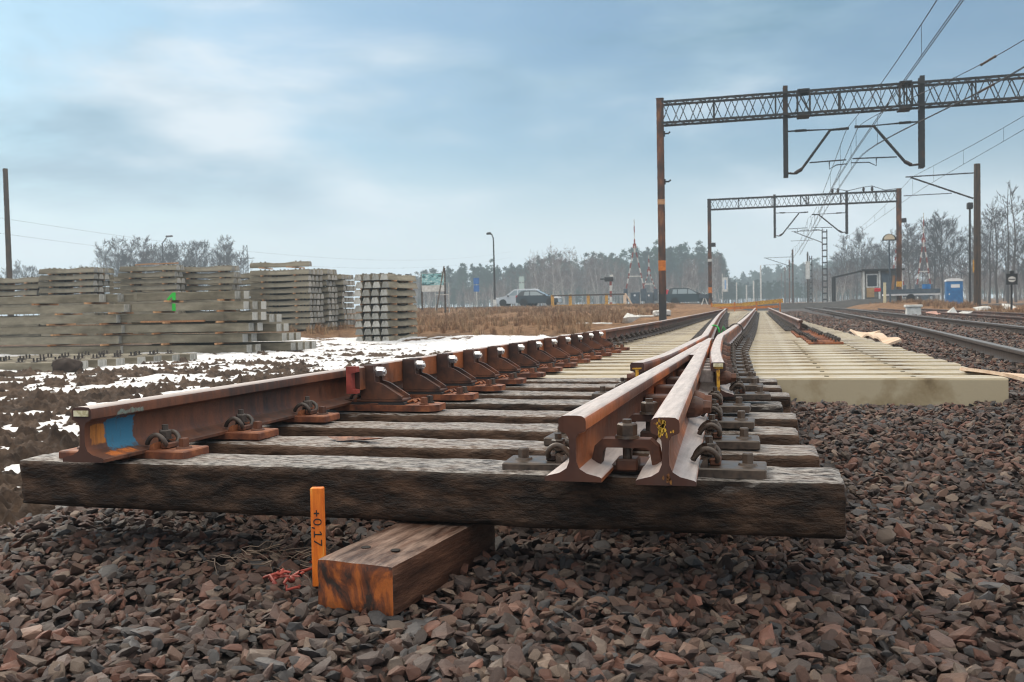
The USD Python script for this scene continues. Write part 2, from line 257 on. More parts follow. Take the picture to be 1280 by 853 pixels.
# ------------------------------------------------------------------ the ground
def sstep(a, b, x):
    t = np.clip((np.asarray(x, float) - a) / (b - a), 0, 1); return t * t * (3 - 2 * t)
def terrain(x, y):
    """height of the earth, without the ballast"""
    x, y = np.asarray(x, float), np.asarray(y, float)
    left = -0.33 + 0.33 * sstep(25.5, 34, y) + 0.70 * sstep(36, 80, y)           # yard, then the slope up to the road
    left = left + 0.22 * sstep(-4.4, -2.7, x)
    right = -0.22 + 0.16 * sstep(14, 24, y) + 0.10 * sstep(40, 80, y)
    right = right + 0.46 * np.exp(-((x - 10.0) / 2.7) ** 4 - ((y - 72) / 19) ** 4)  # the spoil heap by the signs
    h = left + (right - left) * sstep(-2.5, 2.0, x)
    dip = np.exp(-((x - 2.0) / 4.6) ** 4) * sstep(20, 34, y)                       # the line itself stays low, through a level crossing
    h = h - (h - (-0.03)) * dip * (1 - 0.0 * y)
    far = sstep(110, 260, np.hypot(x, y))
    return h * (1 - far) + 0.45 * far
def rough_soil(x, y, h):
    p = np.stack([x, y, 0 * x], -1)
    near = sstep(34, 12, y) * sstep(-2.55, -3.2, x)
    clod = (fbm(p * 1.1, 3, 3) - 0.5) * 0.16 + (fbm(p * 4.5, 4, 9) - 0.5) * 0.20 + np.maximum(fbm(p * 15.0, 2, 21) - 0.46, 0) * 0.20 + np.maximum(fbm(p * 7.0, 3, 23) - 0.5, 0) * 0.16
    field = (fbm(p * 0.5, 4, 5) - 0.5) * 0.34 + (fbm(p * 3.0, 3, 6) - 0.5) * 0.14
    away = sstep(-2.6, -5.5, x) + sstep(7.5, 10, x)
    return h + clod * near + field * sstep(20, 34, y) * np.clip(away, 0, 1) * (1 - near * 0.6) * (1 - 0.85 * sstep(74, 82, y))
th = np.radians(np.concatenate([np.linspace(-180, -58, 40), np.concatenate([np.linspace(-57, -10, 640), np.linspace(-9.7, 18, 110)]), np.linspace(19, 178, 50)]))
rr_ = np.concatenate([[0.4, 1.2, 2.0], np.geomspace(2.6, 24, 560), np.geomspace(24.2, 60, 130), np.geomspace(62, 1200, 60)])
TH, RR = np.meshgrid(th, rr_, indexing='xy')
gx, gy = RR * np.sin(TH), RR * np.cos(TH)
gz = rough_soil(gx, gy, terrain(gx, gy)) - 0.10 * sstep(-2.75, -2.4, gx) * sstep(25, 10, gy)
nT, nR = len(th), len(rr_)
i, j = np.meshgrid(np.arange(nR - 1), np.arange(nT), indexing='ij'); jn = (j + 1) % nT
gf = np.stack([i * nT + j, i * nT + jn, (i + 1) * nT + jn, (i + 1) * nT + j], -1).reshape(-1, 4)[:, ::-1]
m_ground = usdkit.material(stage, LK + 'bare_earth', {
    'g': ('geometry', {}), 'n': ('noise_texture', {'scale': 2.6, 'detail': 10.0, 'roughness': 0.7}), 'nf': ('noise_texture', {'scale': 0.16, 'detail': 6.0, 'roughness': 0.6}), 'sep': ('separate_xyz', {}),
    'soil': ('rgb_ramp', {'ramp': [(0.36, (.030, .019, .013)), (0.5, (.080, .052, .036)), (0.64, (.145, .098, .068))]}),
    'grass': ('rgb_ramp', {'ramp': [(0.28, (.075, .036, .017)), (0.42, (.15, .078, .036)), (0.58, (.24, .135, .066)), (0.75, (.33, .205, .11))]}),
    'sand': ('rgb_ramp', {'ramp': [(0.3, (.20, .105, .05)), (0.7, (.33, .19, .10))]}),
    'nm': ('math', {'math_type': 'multiply_add', 'value2': 9.0, 'value3': -4.5}), 'ya': ('math', {'math_type': 'add'}), 'yr': ('map_range', {'from_min': 26.0, 'from_max': 31.0, 'clamp': True}),
    'sr': ('map_range', {'from_min': 0.53, 'from_max': 0.62, 'to_max': 0.75, 'clamp': True}), 'ms': ('mix', {}), 'mg': ('mix', {}), 'nb': ('noise_texture', {'scale': 16.0, 'detail': 8.0, 'roughness': 0.75}), 'b': ('bump', {'strength': 1.0, 'distance': 0.05}),
    'p': ('principled_bsdf', {'roughness': 0.9, 'specular_ior_level': 0.25})},
    [('g.position', 'n.vector'), ('g.position', 'nf.vector'), ('g.position', 'sep.vector'), ('n.fac', 'soil.fac'), ('n.fac', 'grass.fac'), ('n.fac', 'sand.fac'), ('nf.fac', 'sr.value'), ('sr.result', 'ms.fac'), ('grass.color', 'ms.color1'), ('sand.color', 'ms.color2'),
     ('nf.fac', 'nm.value1'), ('sep.y', 'ya.value1'), ('nm.value', 'ya.value2'), ('ya.value', 'yr.value'), ('yr.result', 'mg.fac'), ('soil.color', 'mg.color1'), ('ms.color', 'mg.color2'), ('mg.color', 'p.base_color'), ('g.position', 'nb.vector'), ('nb.fac', 'b.height'), ('b.normal', 'p.normal')], surface='p.BSDF')
obj('ground', (np.stack([gx, gy, gz], -1).reshape(-1, 3), gf), m_ground, smooth=True, kind='structure')

# thawing snow: a thin sheet through which the clods of the yard show
sth = np.radians(np.linspace(-56, -8, 600)); sr = np.geomspace(3.4, 33, 420)
TH, RR = np.meshgrid(sth, sr, indexing='xy'); sx, sy = RR * np.sin(TH), RR * np.cos(TH)
sp = np.stack([sx, sy, 0 * sx], -1)
band = sstep(8, 15, sy + 0.25 * sx + 4) * sstep(32, 27, sy + (fbm(sp * .4, 3, 2) - .5) * 8)
lift = 0.020 + 0.028 * band + (fbm(sp * 0.55, 3, 44) - 0.5) * 0.10 + (fbm(sp * 2.2, 3, 47) - 0.5) * 0.10 + (fbm(sp * 7.0, 3, 45) - 0.5) * 0.03
lift -= 0.4 * sstep(-3.3, -2.7, sx) + 0.35 * sstep(28.5, 32, sy) + 0.04 * sstep(5.2, 3.6, sy)
sz = terrain(sx, sy) + lift
nT, nR = len(sth), len(sr)
i, j = np.meshgrid(np.arange(nR - 1), np.arange(nT - 1), indexing='ij')
sf = np.stack([i * nT + j, i * nT + j + 1, (i + 1) * nT + j + 1, (i + 1) * nT + j], -1).reshape(-1, 4)[:, ::-1]
m_snow = noisy('snow', [(0.25, (.50, .50, .50)), (0.5, (.74, .75, .77)), (0.7, (.82, .83, .85))], freq=9, rough=(0.6, 0.8), bump=0.4, bdist=0.02, bfreq=20, coord='world')
obj('snow', (np.stack([sx, sy, sz], -1).reshape(-1, 3), sf), m_snow, smooth=True, label='thin white snow thawing between dark clods in the yard', cat='snow', kind='stuff')

# dry grass on the slope
def tuft(seed, n=16, h=0.34):
    r = np.random.default_rng(seed); m = MB()
    for _ in range(n):
        a, l, w = r.uniform(0, 2 * PI), h * r.uniform(.5, 1.15), r.uniform(.006, .012); lean = r.uniform(.1, .55)
        b = np.array([r.normal(0, .06), r.normal(0, .06), -.02]); d = np.array([math.cos(a), math.sin(a), 0]); s_ = np.array([-d[1], d[0], 0]) * w
        p1 = b + d * lean * l * .4 + np.array([0, 0, l * .65]); p2 = b + d * lean * l + np.array([0, 0, l * r.uniform(.75, 1)])
        m.add([b - s_, b + s_, p1 + s_ * .7, p1 - s_ * .7, p2], [(0, 1, 2), (0, 2, 3), (3, 2, 4)])
    return m
m_grass = [noisy(f'dry_grass_tone_{k}', [(0.3, tuple(np.array(c) * .7)), (0.7, c)], freq=5, rough=(0.7, 0.9), bump=0, rand=0.5) for k, c in enumerate([(.31, .175, .085), (.22, .115, .055), (.37, .245, .135)])]
def instancer(name, protos, pos, quat, scale, idx, parent=None, label=None, cat=None, kind='stuff', shapes='blade_shapes'):
    pi = UsdGeom.PointInstancer.Define(stage, path_for(name, parent)); P = pi.GetPrim()
    sh = UsdGeom.Scope.Define(stage, str(P.GetPath()) + '/' + shapes).GetPrim()
    tg = []
    for mesh, mt in protos:
        tg.append(obj(shapes.replace('_shapes', ''), mesh, mt, sh).GetPath())
    pi.CreatePrototypesRel().SetTargets(tg)
    pi.CreatePositionsAttr(Vt.Vec3fArray.FromNumpy(np.asarray(pos, np.float32)))
    q = np.asarray(quat, np.float32)
    pi.CreateOrientationsAttr([Gf.Quath(float(a), float(b), float(c), float(d)) for a, b, c, d in q])
    pi.CreateScalesAttr(Vt.Vec3fArray.FromNumpy(np.asarray(scale, np.float32)))
    pi.CreateProtoIndicesAttr(Vt.IntArray.FromNumpy(np.asarray(idx, np.int32)))
    tag(P, label, cat, None, kind); return P
def yawq(a): return np.stack([np.cos(a / 2), 0 * a, 0 * a, np.sin(a / 2)], -1)
n = 16000
ga, gr = np.radians(rng.uniform(-50, -4, n)), np.sqrt(rng.uniform(26 ** 2, 82 ** 2, n))
gX, gY = gr * np.sin(ga), gr * np.cos(ga)
n2 = 3500; ga2, gr2 = np.radians(rng.uniform(5, 17, n2)), np.sqrt(rng.uniform(40 ** 2, 84 ** 2, n2))
gX, gY = np.concatenate([gX, gr2 * np.sin(ga2)]), np.concatenate([gY, gr2 * np.cos(ga2)])
ok = ((gX < -5.5) & (gY > 28.5 + 3 * noise(np.stack([gX, gY, 0 * gX], -1))) & (gY < 80.5) | (gX > 9)) & (fbm(np.stack([gX * .35, gY * .35, 0 * gX], -1), 3, 8) > 0.40)
gX, gY = gX[ok], gY[ok]
gZ = rough_soil(gX, gY, terrain(gX, gY)); gS = rng.uniform(.5, 1.25, len(gX)) * (1 - .55 * sstep(60, 80, gY))
instancer('dry_grass', [(tuft(k), m_grass[k % 3]) for k in range(6)], np.stack([gX, gY, gZ], -1), yawq(rng.uniform(0, 6.28, len(gX))), np.repeat(gS[:, None], 3, 1), rng.integers(0, 6, len(gX)),
          label='short brown winter grass on the slope below the road', cat='grass')

# ------------------------------------------------------------------ the ballast
def ballast_z(x, y):
    x, y = np.asarray(x, float), np.asarray(y, float)
    z = 0.065 * sstep(2.6, 5.6, y) + 0.015 * sstep(6, 14, y)
    z = z + 0.05 * sstep(1.55, 2.1, x) * sstep(4, 8, y)
    z = z - 0.42 * sstep(-2.35, -4.6, x) + (fbm(np.stack([x * 1.3, y * 1.3, 0 * x], -1), 3, 31) - .5) * 0.07
    return z - 0.02 * np.exp(-((y - 3.0) / .6) ** 2) - 0.03 * sstep(2.7, 2.1, y)
ballast = thing('ballast', kind='structure')
bx_, by_ = np.concatenate([np.linspace(-3.3, 3, 90), np.linspace(3.1, 9.6, 40)]), np.concatenate([np.linspace(-1.5, 8, 130), np.geomspace(8.1, 600, 160)])
BX, BY = np.meshgrid(bx_, by_, indexing='xy')
BXs = np.where(BY > 20, np.maximum(BX, -3.3), BX)
BZ = ballast_z(BXs, BY) - 0.012 - 0.35 * sstep(8.6, 9.6, BX)
i, j = np.meshgrid(np.arange(len(by_) - 1), np.arange(len(bx_) - 1), indexing='ij'); k = len(bx_)
bf = np.stack([i * k + j, i * k + j + 1, (i + 1) * k + j + 1, (i + 1) * k + j], -1).reshape(-1, 4)
obj('stone_bed', (np.stack([BXs, BY, BZ], -1).reshape(-1, 3), bf), m_bed, ballast, smooth=True)
def stone(seed):
    r = np.random.default_rng(seed)
    p = r.normal(size=(r.integers(16, 26), 3)); p /= (np.abs(p) ** 3.2).sum(1, keepdims=True) ** (1 / 3.2); p *= r.uniform(.80, 1.05, (len(p), 1))
    p = p * np.array([1.0, r.uniform(.55, .85), r.uniform(.26, .5)]); p[:, 0] += r.uniform(-.4, .4) * p[:, 1]; p[:, 2] += r.uniform(-.35, .35) * p[:, 0] + r.uniform(-.3, .3) * p[:, 1]
    m = trimesh.convex.convex_hull(p); v = np.array(m.vertices); return v - v.mean(0), np.array(m.faces)
stones = [stone(100 + k) for k in range(28)]
tone = [int(t) for t in np.random.default_rng(5).choice(8, 28, p=[.21, .18, .11, .14, .12, .13, .08, .03])]
def scatter(x0, x1, y0, y1, per, r):
    n = int((x1 - x0) * (y1 - y0) * per); return r.uniform(x0, x1, n), r.uniform(y0, y1, n)
br = np.random.default_rng(11)
regs = [(-2.9, 0.9, 1.15, 3.4, 2300), (-0.2, 2.4, 3.4, 8.0, 1000), (-2.7, -0.2, 3.4, 6.2, 420), (1.2, 4.4, 8, 16, 480), (1.0, 5.2, 16, 32, 170), (3.2, 8.8, 18, 60, 60), (0.9, 2.6, 32, 60, 120)]
sxs, sys_, ssz = [], [], []
for x0, x1, y0, y1, per in regs:
    a, b = scatter(x0, x1, y0, y1, per, br); sxs.append(a); sys_.append(b)
    ssz.append(np.clip(br.lognormal(math.log(.0185), .30, len(a)), .010, .036) * (1.0 if y0 < 7 else 1.15 if y0 < 15 else 1.5))
X, Y, S = map(np.concatenate, (sxs, sys_, ssz))
keep = (X > -2.72 + .25 * (noise(np.stack([X * 3, Y * 3, 0 * X], -1)) - .5) - .05 * np.maximum(0, 3 - Y)) & ~((X < 1.32) & (X > -2.4) & (Y > 6.3))
X, Y, S = X[keep], Y[keep], S[keep]
Z = ballast_z(X, Y) + br.uniform(-.012, .02, len(X)) + .2 * S
e = np.stack([br.normal(0, .38, len(X)), br.normal(0, .38, len(X)), br.uniform(0, 2 * PI, len(X))], -1) / 2
c, s_ = np.cos(e), np.sin(e)
Q = np.stack([c[:, 0] * c[:, 1] * c[:, 2] + s_[:, 0] * s_[:, 1] * s_[:, 2], s_[:, 0] * c[:, 1] * c[:, 2] - c[:, 0] * s_[:, 1] * s_[:, 2], c[:, 0] * s_[:, 1] * c[:, 2] + s_[:, 0] * c[:, 1] * s_[:, 2], c[:, 0] * c[:, 1] * s_[:, 2] - s_[:, 0] * s_[:, 1] * c[:, 2]], -1)
K = br.integers(0, 28, len(X))
# the 300 stones that show largest are parts of their own
d = np.stack([X, Y, Z - CAM_H], -1); dep = d @ cf; u_ = d @ cr / dep; v_ = d @ cu / dep
inview = (np.abs(u_) < 640 / 1150) & (np.abs(v_) < 426 / 1150) & (dep > 0)
order = np.argsort(-np.where(inview, S / np.maximum(dep, .1), 0))[:300]
big = np.zeros(len(X), bool); big[order] = True
for q in order:
    v, f = stones[K[q]]; w, a, b, c_ = Q[q]
    Rm = trimesh.transformations.quaternion_matrix([w, a, b, c_])[:3, :3]
    m = UsdGeom.Mesh(obj('stone', (v * S[q] @ Rm.T, f), m_stones[tone[K[q]]], ballast)); m.AddTranslateOp().Set(Gf.Vec3d(float(X[q]), float(Y[q]), float(Z[q])))
r_ = ~big
instancer('loose_stones', [(stones[k], m_stones[tone[k]]) for k in range(28)], np.stack([X, Y, Z], -1)[r_], Q[r_], np.repeat(S[r_][:, None], 3, 1), K[r_], parent=ballast, shapes='stone_shapes')

# ------------------------------------------------------------------ the turnout
turnout = thing('railway_turnout', 'rusty prefabricated track turnout on dark wooden and pale concrete sleepers in the foreground', 'turnout')
zs = lambda y: np.interp(y, [2.5, 3.1, 3.7, 4.3, 5.4, 6.6, 12, 60], [.278, .262, .252, .240, .228, .227, .225, .222])   # sleeper tops
zr = lambda y: np.interp(y, [2.4, 5, 10, 30, 60], [.290, .276, .262, .252, .25])                                          # rail feet
# wooden sleepers: worn, rounded, each a little different
wood_y = [2.62, 3.14, 3.68, 4.26, 4.82, 5.38, 5.90, 6.36]
wood_x1 = [0.218, 0.185, 0.145, 0.165, 0.115, 0.17, 0.135, 0.12]
for k, (y, x1) in enumerate(zip(wood_y, wood_x1)):
    L = x1 + 2.376 - (0.02 * k if k else 0)
    v, f = soft_box(L, 0.235, 0.155, (110, 10, 8), 0.016)
    nrm = vnormals(v, f); q = v + np.array([k * 7.0, 0, 0])
    d = (fbm(q * np.array([9, 26, 26]), 4, k) - .5) * .010 + (fbm(q * np.array([2.2, 8, 8]), 2, 50 + k) - .5) * .014 - np.maximum(fbm(q * np.array([7, 34, 34]), 3, 90 + k) - .60, 0) * .05
    v = v + nrm * d[:, None]
    m = UsdGeom.Mesh(obj('wooden_sleeper', (v, f), m_wood, turnout, smooth=True)); place(m, ((x1 - L / 2), y, float(zs(y)) - .0775))
# concrete sleepers: long bearers, ends in a slanting line on the right
conc_y = list(6.645 + np.arange(0, 114) * 0.455)
for k, y in enumerate(conc_y):
    x1 = float(np.interp(y, [6.4, 12, 16, 24, 60], [1.55, 1.46, 1.38, 1.2, 1.05])) + 0.02 * math.sin(k * 2.3)
    x0 = -2.42
    mb = MB().prism([(-.15, -.2), (.15, -.2), (.142, -.012), (.134, 0), (-.134, 0), (-.142, -.012)], x0, x1, axis=0)
    m = UsdGeom.Mesh(obj('concrete_sleeper', mb, m_concrete, turnout)); place(m, (0, y, float(zs(y))), 0.004 * math.sin(k * 5.1))
    if k < 14:   # cast-in sockets on the upper face
        for px in (0.45, 1.0): obj('socket', MB().cyl((px, 0.0, -.002), (px, 0.0, .005), .016, 8), m_stock, m.GetPrim())

RAIL = [(0, 0), (.075, 0), (.075, .010), (.070, .0135), (.036, .022), (.017, .034), (.0095, .052), (.00825, .08), (.0095, .112), (.016, .124), (.033, .131), (.036, .135), (.0362, .157), (.0335, .1655), (.026, .1705), (.012, .172)]
RAIL = RAIL + [(-x, z) for x, z in RAIL[::-1] if x > 0]
def sweep(prof, pts, cuts=None):
    """profile (sideways, up) swept along points (x, y, z)"""
    p = np.asarray(pts, float); t = np.gradient(p, axis=0) if len(p) > 2 else np.repeat([p[-1] - p[0]], len(p), 0)
    t[:, 2] = 0; t /= np.linalg.norm(t, axis=1, keepdims=True); s = np.stack([t[:, 1], -t[:, 0], 0 * t[:, 0]], -1)
    P = np.asarray(prof, float); n = len(P)
    v = (p[:, None] + s[:, None] * P[None, :, :1] + np.array([0, 0, 1.0]) * P[None, :, 1:]).reshape(-1, 3)
    f = np.array([(i * n + j, (i + 1) * n + j, (i + 1) * n + (j + 1) % n, i * n + (j + 1) % n) for i in range(len(p) - 1) for j in range(n)])
    f = np.vstack([f[:, [0, 1, 2]], f[:, [0, 2, 3]]])[:, ::-1]
    tv, tf = trimesh.creation.triangulate_polygon(Polygon(P), engine='earcut')
    cap = lambda k: (p[k] + s[k] * tv[:, :1] + np.array([0, 0, 1.0]) * tv[:, 1:])
    m = MB().add(v, f); m.add(cap(0), tf); m.add(cap(-1), tf[:, ::-1]); return m
def along(ctrl, y0=None, y1=None, step=0.25, z=zr, grow=1.03):
    ys = [c[1] for c in ctrl]; y0 = ys[0] if y0 is None else y0; y1 = ys[-1] if y1 is None else y1
    Y = [y0]; st = step
    while Y[-1] < y1: Y.append(Y[-1] + st); st *= grow
    Y[-1] = y1; Y = np.array(sorted(set(Y) | {c[1] for c in ctrl if y0 < c[1] < y1}))
    from scipy.interpolate import PchipInterpolator
    X = PchipInterpolator(ys, [c[0] for c in ctrl])(Y) if len(ctrl) > 2 else np.interp(Y, ys, [c[0] for c in ctrl])
    return np.stack([X, Y, z(Y)], -1)
A_ = [(-2.03, 2.40), (-2.03, 5), (-1.985, 9), (-1.90, 13), (-1.80, 18), (-1.79, 26), (-1.83, 58)]
VL_ = [(-.468, 2.33), (-.418, 7.4)]; VR_ = [(-.228, 2.315), (-.40, 7.4)]
WL_ = [(-.60, 4.70), (-.535, 5.6), (-.515, 7.5), (-.505, 9.1)]; WL2_ = [(-.505, 9.1), (-.78, 17.3), (-1.14, 29), (-1.64, 48), (-1.95, 58)]
WR_ = [(-.195, 4.70), (-.235, 5.4), (-.285, 6.6), (-.355, 9.3)]; WR2_ = [(-.355, 9.3), (-.285, 15.8), (-.235, 28), (-.16, 58)]
RR_ = [(.70, 16.4), (.665, 29), (.60, 58)]
xA = lambda y: along(A_, y, y + .01)[0][0]
lin = lambda c: (lambda y: float(np.interp(y, [q[1] for q in c], [q[0] for q in c])))
SM = 32
rail_a = obj('stock_rail', sweep(RAIL, along(A_)), m_rail_a, turnout, SM)
obj('pale_tag', MB().box(-2.03 - .026, -2.03 + .026, 2.396, 2.401, zr(2.4) + .143, zr(2.4) + .161), m_label, rail_a)
rail_l = obj('frog_rail', sweep(RAIL, along(VL_, step=.3, grow=1)), m_rail_f, turnout, SM, label='left leg of the frog, orange rust on its web')
rail_r = obj('frog_rail', sweep(RAIL, along(VR_, step=.3, grow=1)), m_rail_f, turnout, SM, label='right leg of the frog, yellow paint on its end')
# flecks of yellow paint on the right leg's end face
pm = MB(); q0 = np.array([-.228, 2.315, zr(2.315)]); pr = np.random.default_rng(3)
for _ in range(60):
    if pr.uniform() < .75: px, pz = pr.normal(-.006, .008), pr.uniform(.118, .166)
    else: px, pz = pr.normal(.004, .007) * 1.2, pr.uniform(.008, .035)
    if abs(px) > (.030 if pz > .133 else .006 + .5 * max(0, .03 - pz) + max(0, pz - .118)): continue
    a, b = pr.uniform(.001, .0035), pr.uniform(.002, .008)
    pm.add([(q0[0] + px + a * math.cos(t), q0[1] - .0012, q0[2] + pz + b * math.sin(t)) for t in np.linspace(0, 2 * PI, 7)[:-1]], [(0, 1, 2), (0, 2, 3), (0, 3, 4), (0, 4, 5)])
obj('paint_fleck', pm, m_yellow, rail_r)
wing = [(0, 0), (.075, 0), (.075, .010), (.036, .022), (.012, .034), (.00825, .06), (.00825, .112), (.016, .124), (.036, .130), (.0365, .160), (.033, .168), (.028, .172)]
WING = wing + [(-x, z) for x, z in wing[::-1] if x > 0]
w_l = obj('wing_rail', sweep(WING, along(WL_, step=.3, grow=1)), m_rail_f, turnout, SM, label='left wing rail with a yellow flared end')
w_r = obj('wing_rail', sweep(WING, along(WR_, step=.3, grow=1)), m_rail_f, turnout, SM, label='right wing rail with a yellow painted web end')
for px, py, who in ((-.60, 4.70, w_l), (-.195, 4.70, w_r)):
    z0 = zr(py)
    obj('yellow_end', MB().box(px - .008, px + .008, py - .003, py + .001, z0 + .025, z0 + .135).box(px - .024, px + .024, py - .0035, py + .001, z0 + .142 - (0.0 if who is w_r else .004), z0 + .146), m_yellow, who)
obj('pale_tag', MB().box(-.195 - .024, -.195 + .024, 4.695, 4.701, zr(4.7) + .149, zr(4.7) + .167), m_label, w_r)
obj('closure_rail', sweep(RAIL, along(WL2_)), m_rail_f, turnout, SM); obj('closure_rail', sweep(RAIL, along(WR2_)), m_rail_f, turnout, SM)
obj('outer_rail', sweep(RAIL, along(RR_)), m_rail_a, turnout, SM)

# fastening: base plate, rib, spring clip looped round a bolt, coach screw.  local: u along the rail (y), v away from the rail (x)
def clip_mesh():
    from scipy.interpolate import CubicSpline
    half = np.array([(-.046, -.030, .016), (-.050, -.012, .040), (-.050, .018, .056), (-.048, .046, .048), (-.042, .062, .026), (-.026, .056, .008), (-.017, .036, .012), (-.010, .012, .022), (0, .004, .024)])
    half = half * [.86, .72, .80] + [0, -.002, 0]
    pts = np.vstack([half, half[-2::-1] * [-1, 1, 1]])
    s = CubicSpline(np.arange(len(pts)), pts)(np.linspace(0, len(pts) - 1, 44))
    return MB().tube(np.stack([s[:, 1], s[:, 0], s[:, 2]], -1), .0082, 7)
def hexnut(m, x, y, z, r, h, rot=0.0, sides=6):
    a = np.arange(sides) * 2 * PI / sides + rot
    v = [(x + r * k * math.cos(t), y + r * k * math.sin(t), z + zz) for zz, k in ((0, 1), (h * .86, 1), (h, .86)) for t in a]
    f = [(r_ * sides + j, r_ * sides + (j + 1) % sides, (r_ + 1) * sides + (j + 1) % sides, (r_ + 1) * sides + j) for r_ in range(2) for j in range(sides)]
    m.add(v, f); m.add(v[-sides:], [(0, k, k + 1) for k in range(1, sides - 1)]); return m
def fastening(name, plate_l, rust):
    p = proto(name); pl = m_rust_plate if rust else m_greasy
    t0 = -.034
    obj('base_plate', MB().box(-.10, plate_l, -.070, .070, t0, -.004, .004).prism([(-.004, -.004), (.016, -.004), (.016, .020), (.002, .012)], -.058, .058, 1), pl, p)
    obj('clip_seat', MB().box(.020, .050, -.030, .030, -.004, .016, .004), m_rust, p)
    obj('spring_clip', clip_mesh(), m_dark if rust else m_greasy, p, True)
    b = MB(); b.cyl((.018, 0, 0), (.018, 0, .074), .0105, 8); b.cyl((.018, 0, .026), (.018, 0, .031), .023, 12); hexnut(b, .018, 0, .031, .0205, .026, .3)
    obj('bolt', b, m_dark if rust else m_greasy, p, 25)
    for yy in (-.036, .036) if plate_l > .2 else (.0,):
        s = MB(); s.cyl((plate_l - .05, yy, -.004), (plate_l - .05, yy, .002), .027, 14, .024); hexnut(s, plate_l - .05, yy, .002, .0165, .028, .5, 4 if rust else 6)
        obj('coach_screw', s, m_rust if rust else m_greasy, p, 25)
    return p
fa = fastening('fastening_rusty', .140, True); fb = fastening('fastening_greasy', .172, False)
def fasten(src, x, y, side, name='rail_fastening', rz=0.0):
    return copy(src, (x, y, float(zr(y)) + .012), rz + (0 if side > 0 else PI), parent=turnout, name=name)
frnd = random.Random(4)
for y in wood_y[:4]:
    fasten(fa, xA(y) + .085, y + (.05 if y < 2.7 else 0), 1, rz=frnd.uniform(-.05, .05))
for y in wood_y[:6]: fasten(fa, xA(y) - .085, y, -1)
for k, y in enumerate(wood_y):
    xv, xw = lin(VL_)(y), lin(VR_)(y)
    fasten(fb, xw + .085 if y < 4.75 else lin(WR_)(y) + .085, y + frnd.uniform(-.012, .012), 1, rz=frnd.uniform(-.06, .06))
    fasten(fb, (xv if y < 4.8 else lin(WL_)(y)) - .085, y, -1, rz=frnd.uniform(-.05, .05))
for k, y in enumerate(conc_y):
    if y > 12.5: break
    xr_ = (lin(WR_)(y) if y < 9.3 else lin(WR2_)(y)); xl_ = (lin(WL_)(y) if y < 9.1 else lin(WL2_)(y))
    fasten(fb, xr_ + .085, y, 1); fasten(fb, xl_ - .085, y, -1)
    if y > 10.7: fasten(fb, xA(y) + .085, y, 1)
    if y > 9.4: fasten(fb, xr_ - .085, y, -1); fasten(fb, xl_ + .085, y, 1)
# the rest of the fastenings are too small to tell their pieces apart: joined, still solid
v0 = MB()
v0.box(-.10, .17, -.065, .065, -.03, -.004).tube([(-.03, -.05, .016), (.018, -.05, .056), (.06, -.04, .02), (.02, 0, .02), (.06, .04, .02), (.018, .05, .056), (-.03, .05, .016)], .011, 4); hexnut(v0, .018, 0, .0, .021, .07)
fm = MB()
for y in conc_y:
    if y <= 12.5 or y > 46: continue
    for c, sides in ((A_, (1, -1)), (WL2_, (1, -1)), (WR2_, (1, -1)), (RR_, (1, -1))):
        if c is RR_ and y < 16.4: continue
        x = along(c, y, y + .01)[0][0]
        for s in sides: a, b = v0.moved(T(x + s * .085, y, float(zr(y)) + .012, 0 if s > 0 else PI)).arrays(); fm.add(a, b)
obj('distant_fastenings', fm, m_dark, turnout, kind='stuff')
# bare base plates waiting for the right-hand rail
for y in conc_y:
    if 11.6 < y < 16.4:
        x = .78 if y < 13.5 else .73
        pb = thing('bare_plate', loc=(x, y, float(zs(y))), parent=turnout)
        obj('base_plate', MB().box(-.20, .20, -.07, .07, .002, .03, .004).box(-.10, -.085, -.055, .055, .03, .055).box(.085, .10, -.055, .055, .03, .055), m_rust_plate, pb)
        for s in (-1, 1):
            b = MB(); b.cyl((s * .15, 0, .03), (s * .15, 0, .085), .014, 8); hexnut(b, s * .15, 0, .05, .024, .03); hexnut(b, s * .11, .03, .03, .02, .045)
            obj('bolt', b, m_dark, pb)
# plates under the rails on the front sleepers between the two legs, with bridge clamps
for k, y in enumerate(wood_y[:5]):
    xm = (lin(VL_)(y) + lin(VR_)(y)) / 2; gap = lin(VR_)(y) - lin(VL_)(y)
    z0 = float(zr(y))
    obj('frog_plate', MB().box(xm - gap / 2 - .10, xm + gap / 2 + .10, y - .075, y + .075, z0 - .03, z0 - .001, .003), m_rust, turnout)
    if gap > .185:
        w = gap / 2 - .030
        cl = thing('bridge_clamp', loc=(xm, y - (.10 if k == 0 else .03), z0), parent=turnout)
        arch = [(-w - .016, .012), (-w + .012, .012), (-w + .020, .058), (-w + .030, .066), (w - .030, .066), (w - .020, .058), (w - .012, .012), (w + .016, .012), (w + .004, .070), (w - .018, .090), (-w + .018, .090), (-w - .004, .070)]
        obj('clamp_arch', MB().prism(arch, -.024, .024, 1), m_rust, cl, 25)
        obj('clamp_block', MB().box(-.030, .030, -.02, .05, .0, .034, .005).box(-.055, .055, .0, .16, -.001, .014, .003), m_rust, cl)
        b = MB(); b.cyl((0, 0, .02), (0, 0, .088), .013, 10); b.cyl((0, 0, .0905), (0, 0, .098), .034, 16, .032); hexnut(b, 0, 0, .098, .028, .034, .2); b.cyl((0, 0, .13), (0, 0, .142), .013, 10)
        obj('bolt', b, m_greasy, cl, 25)
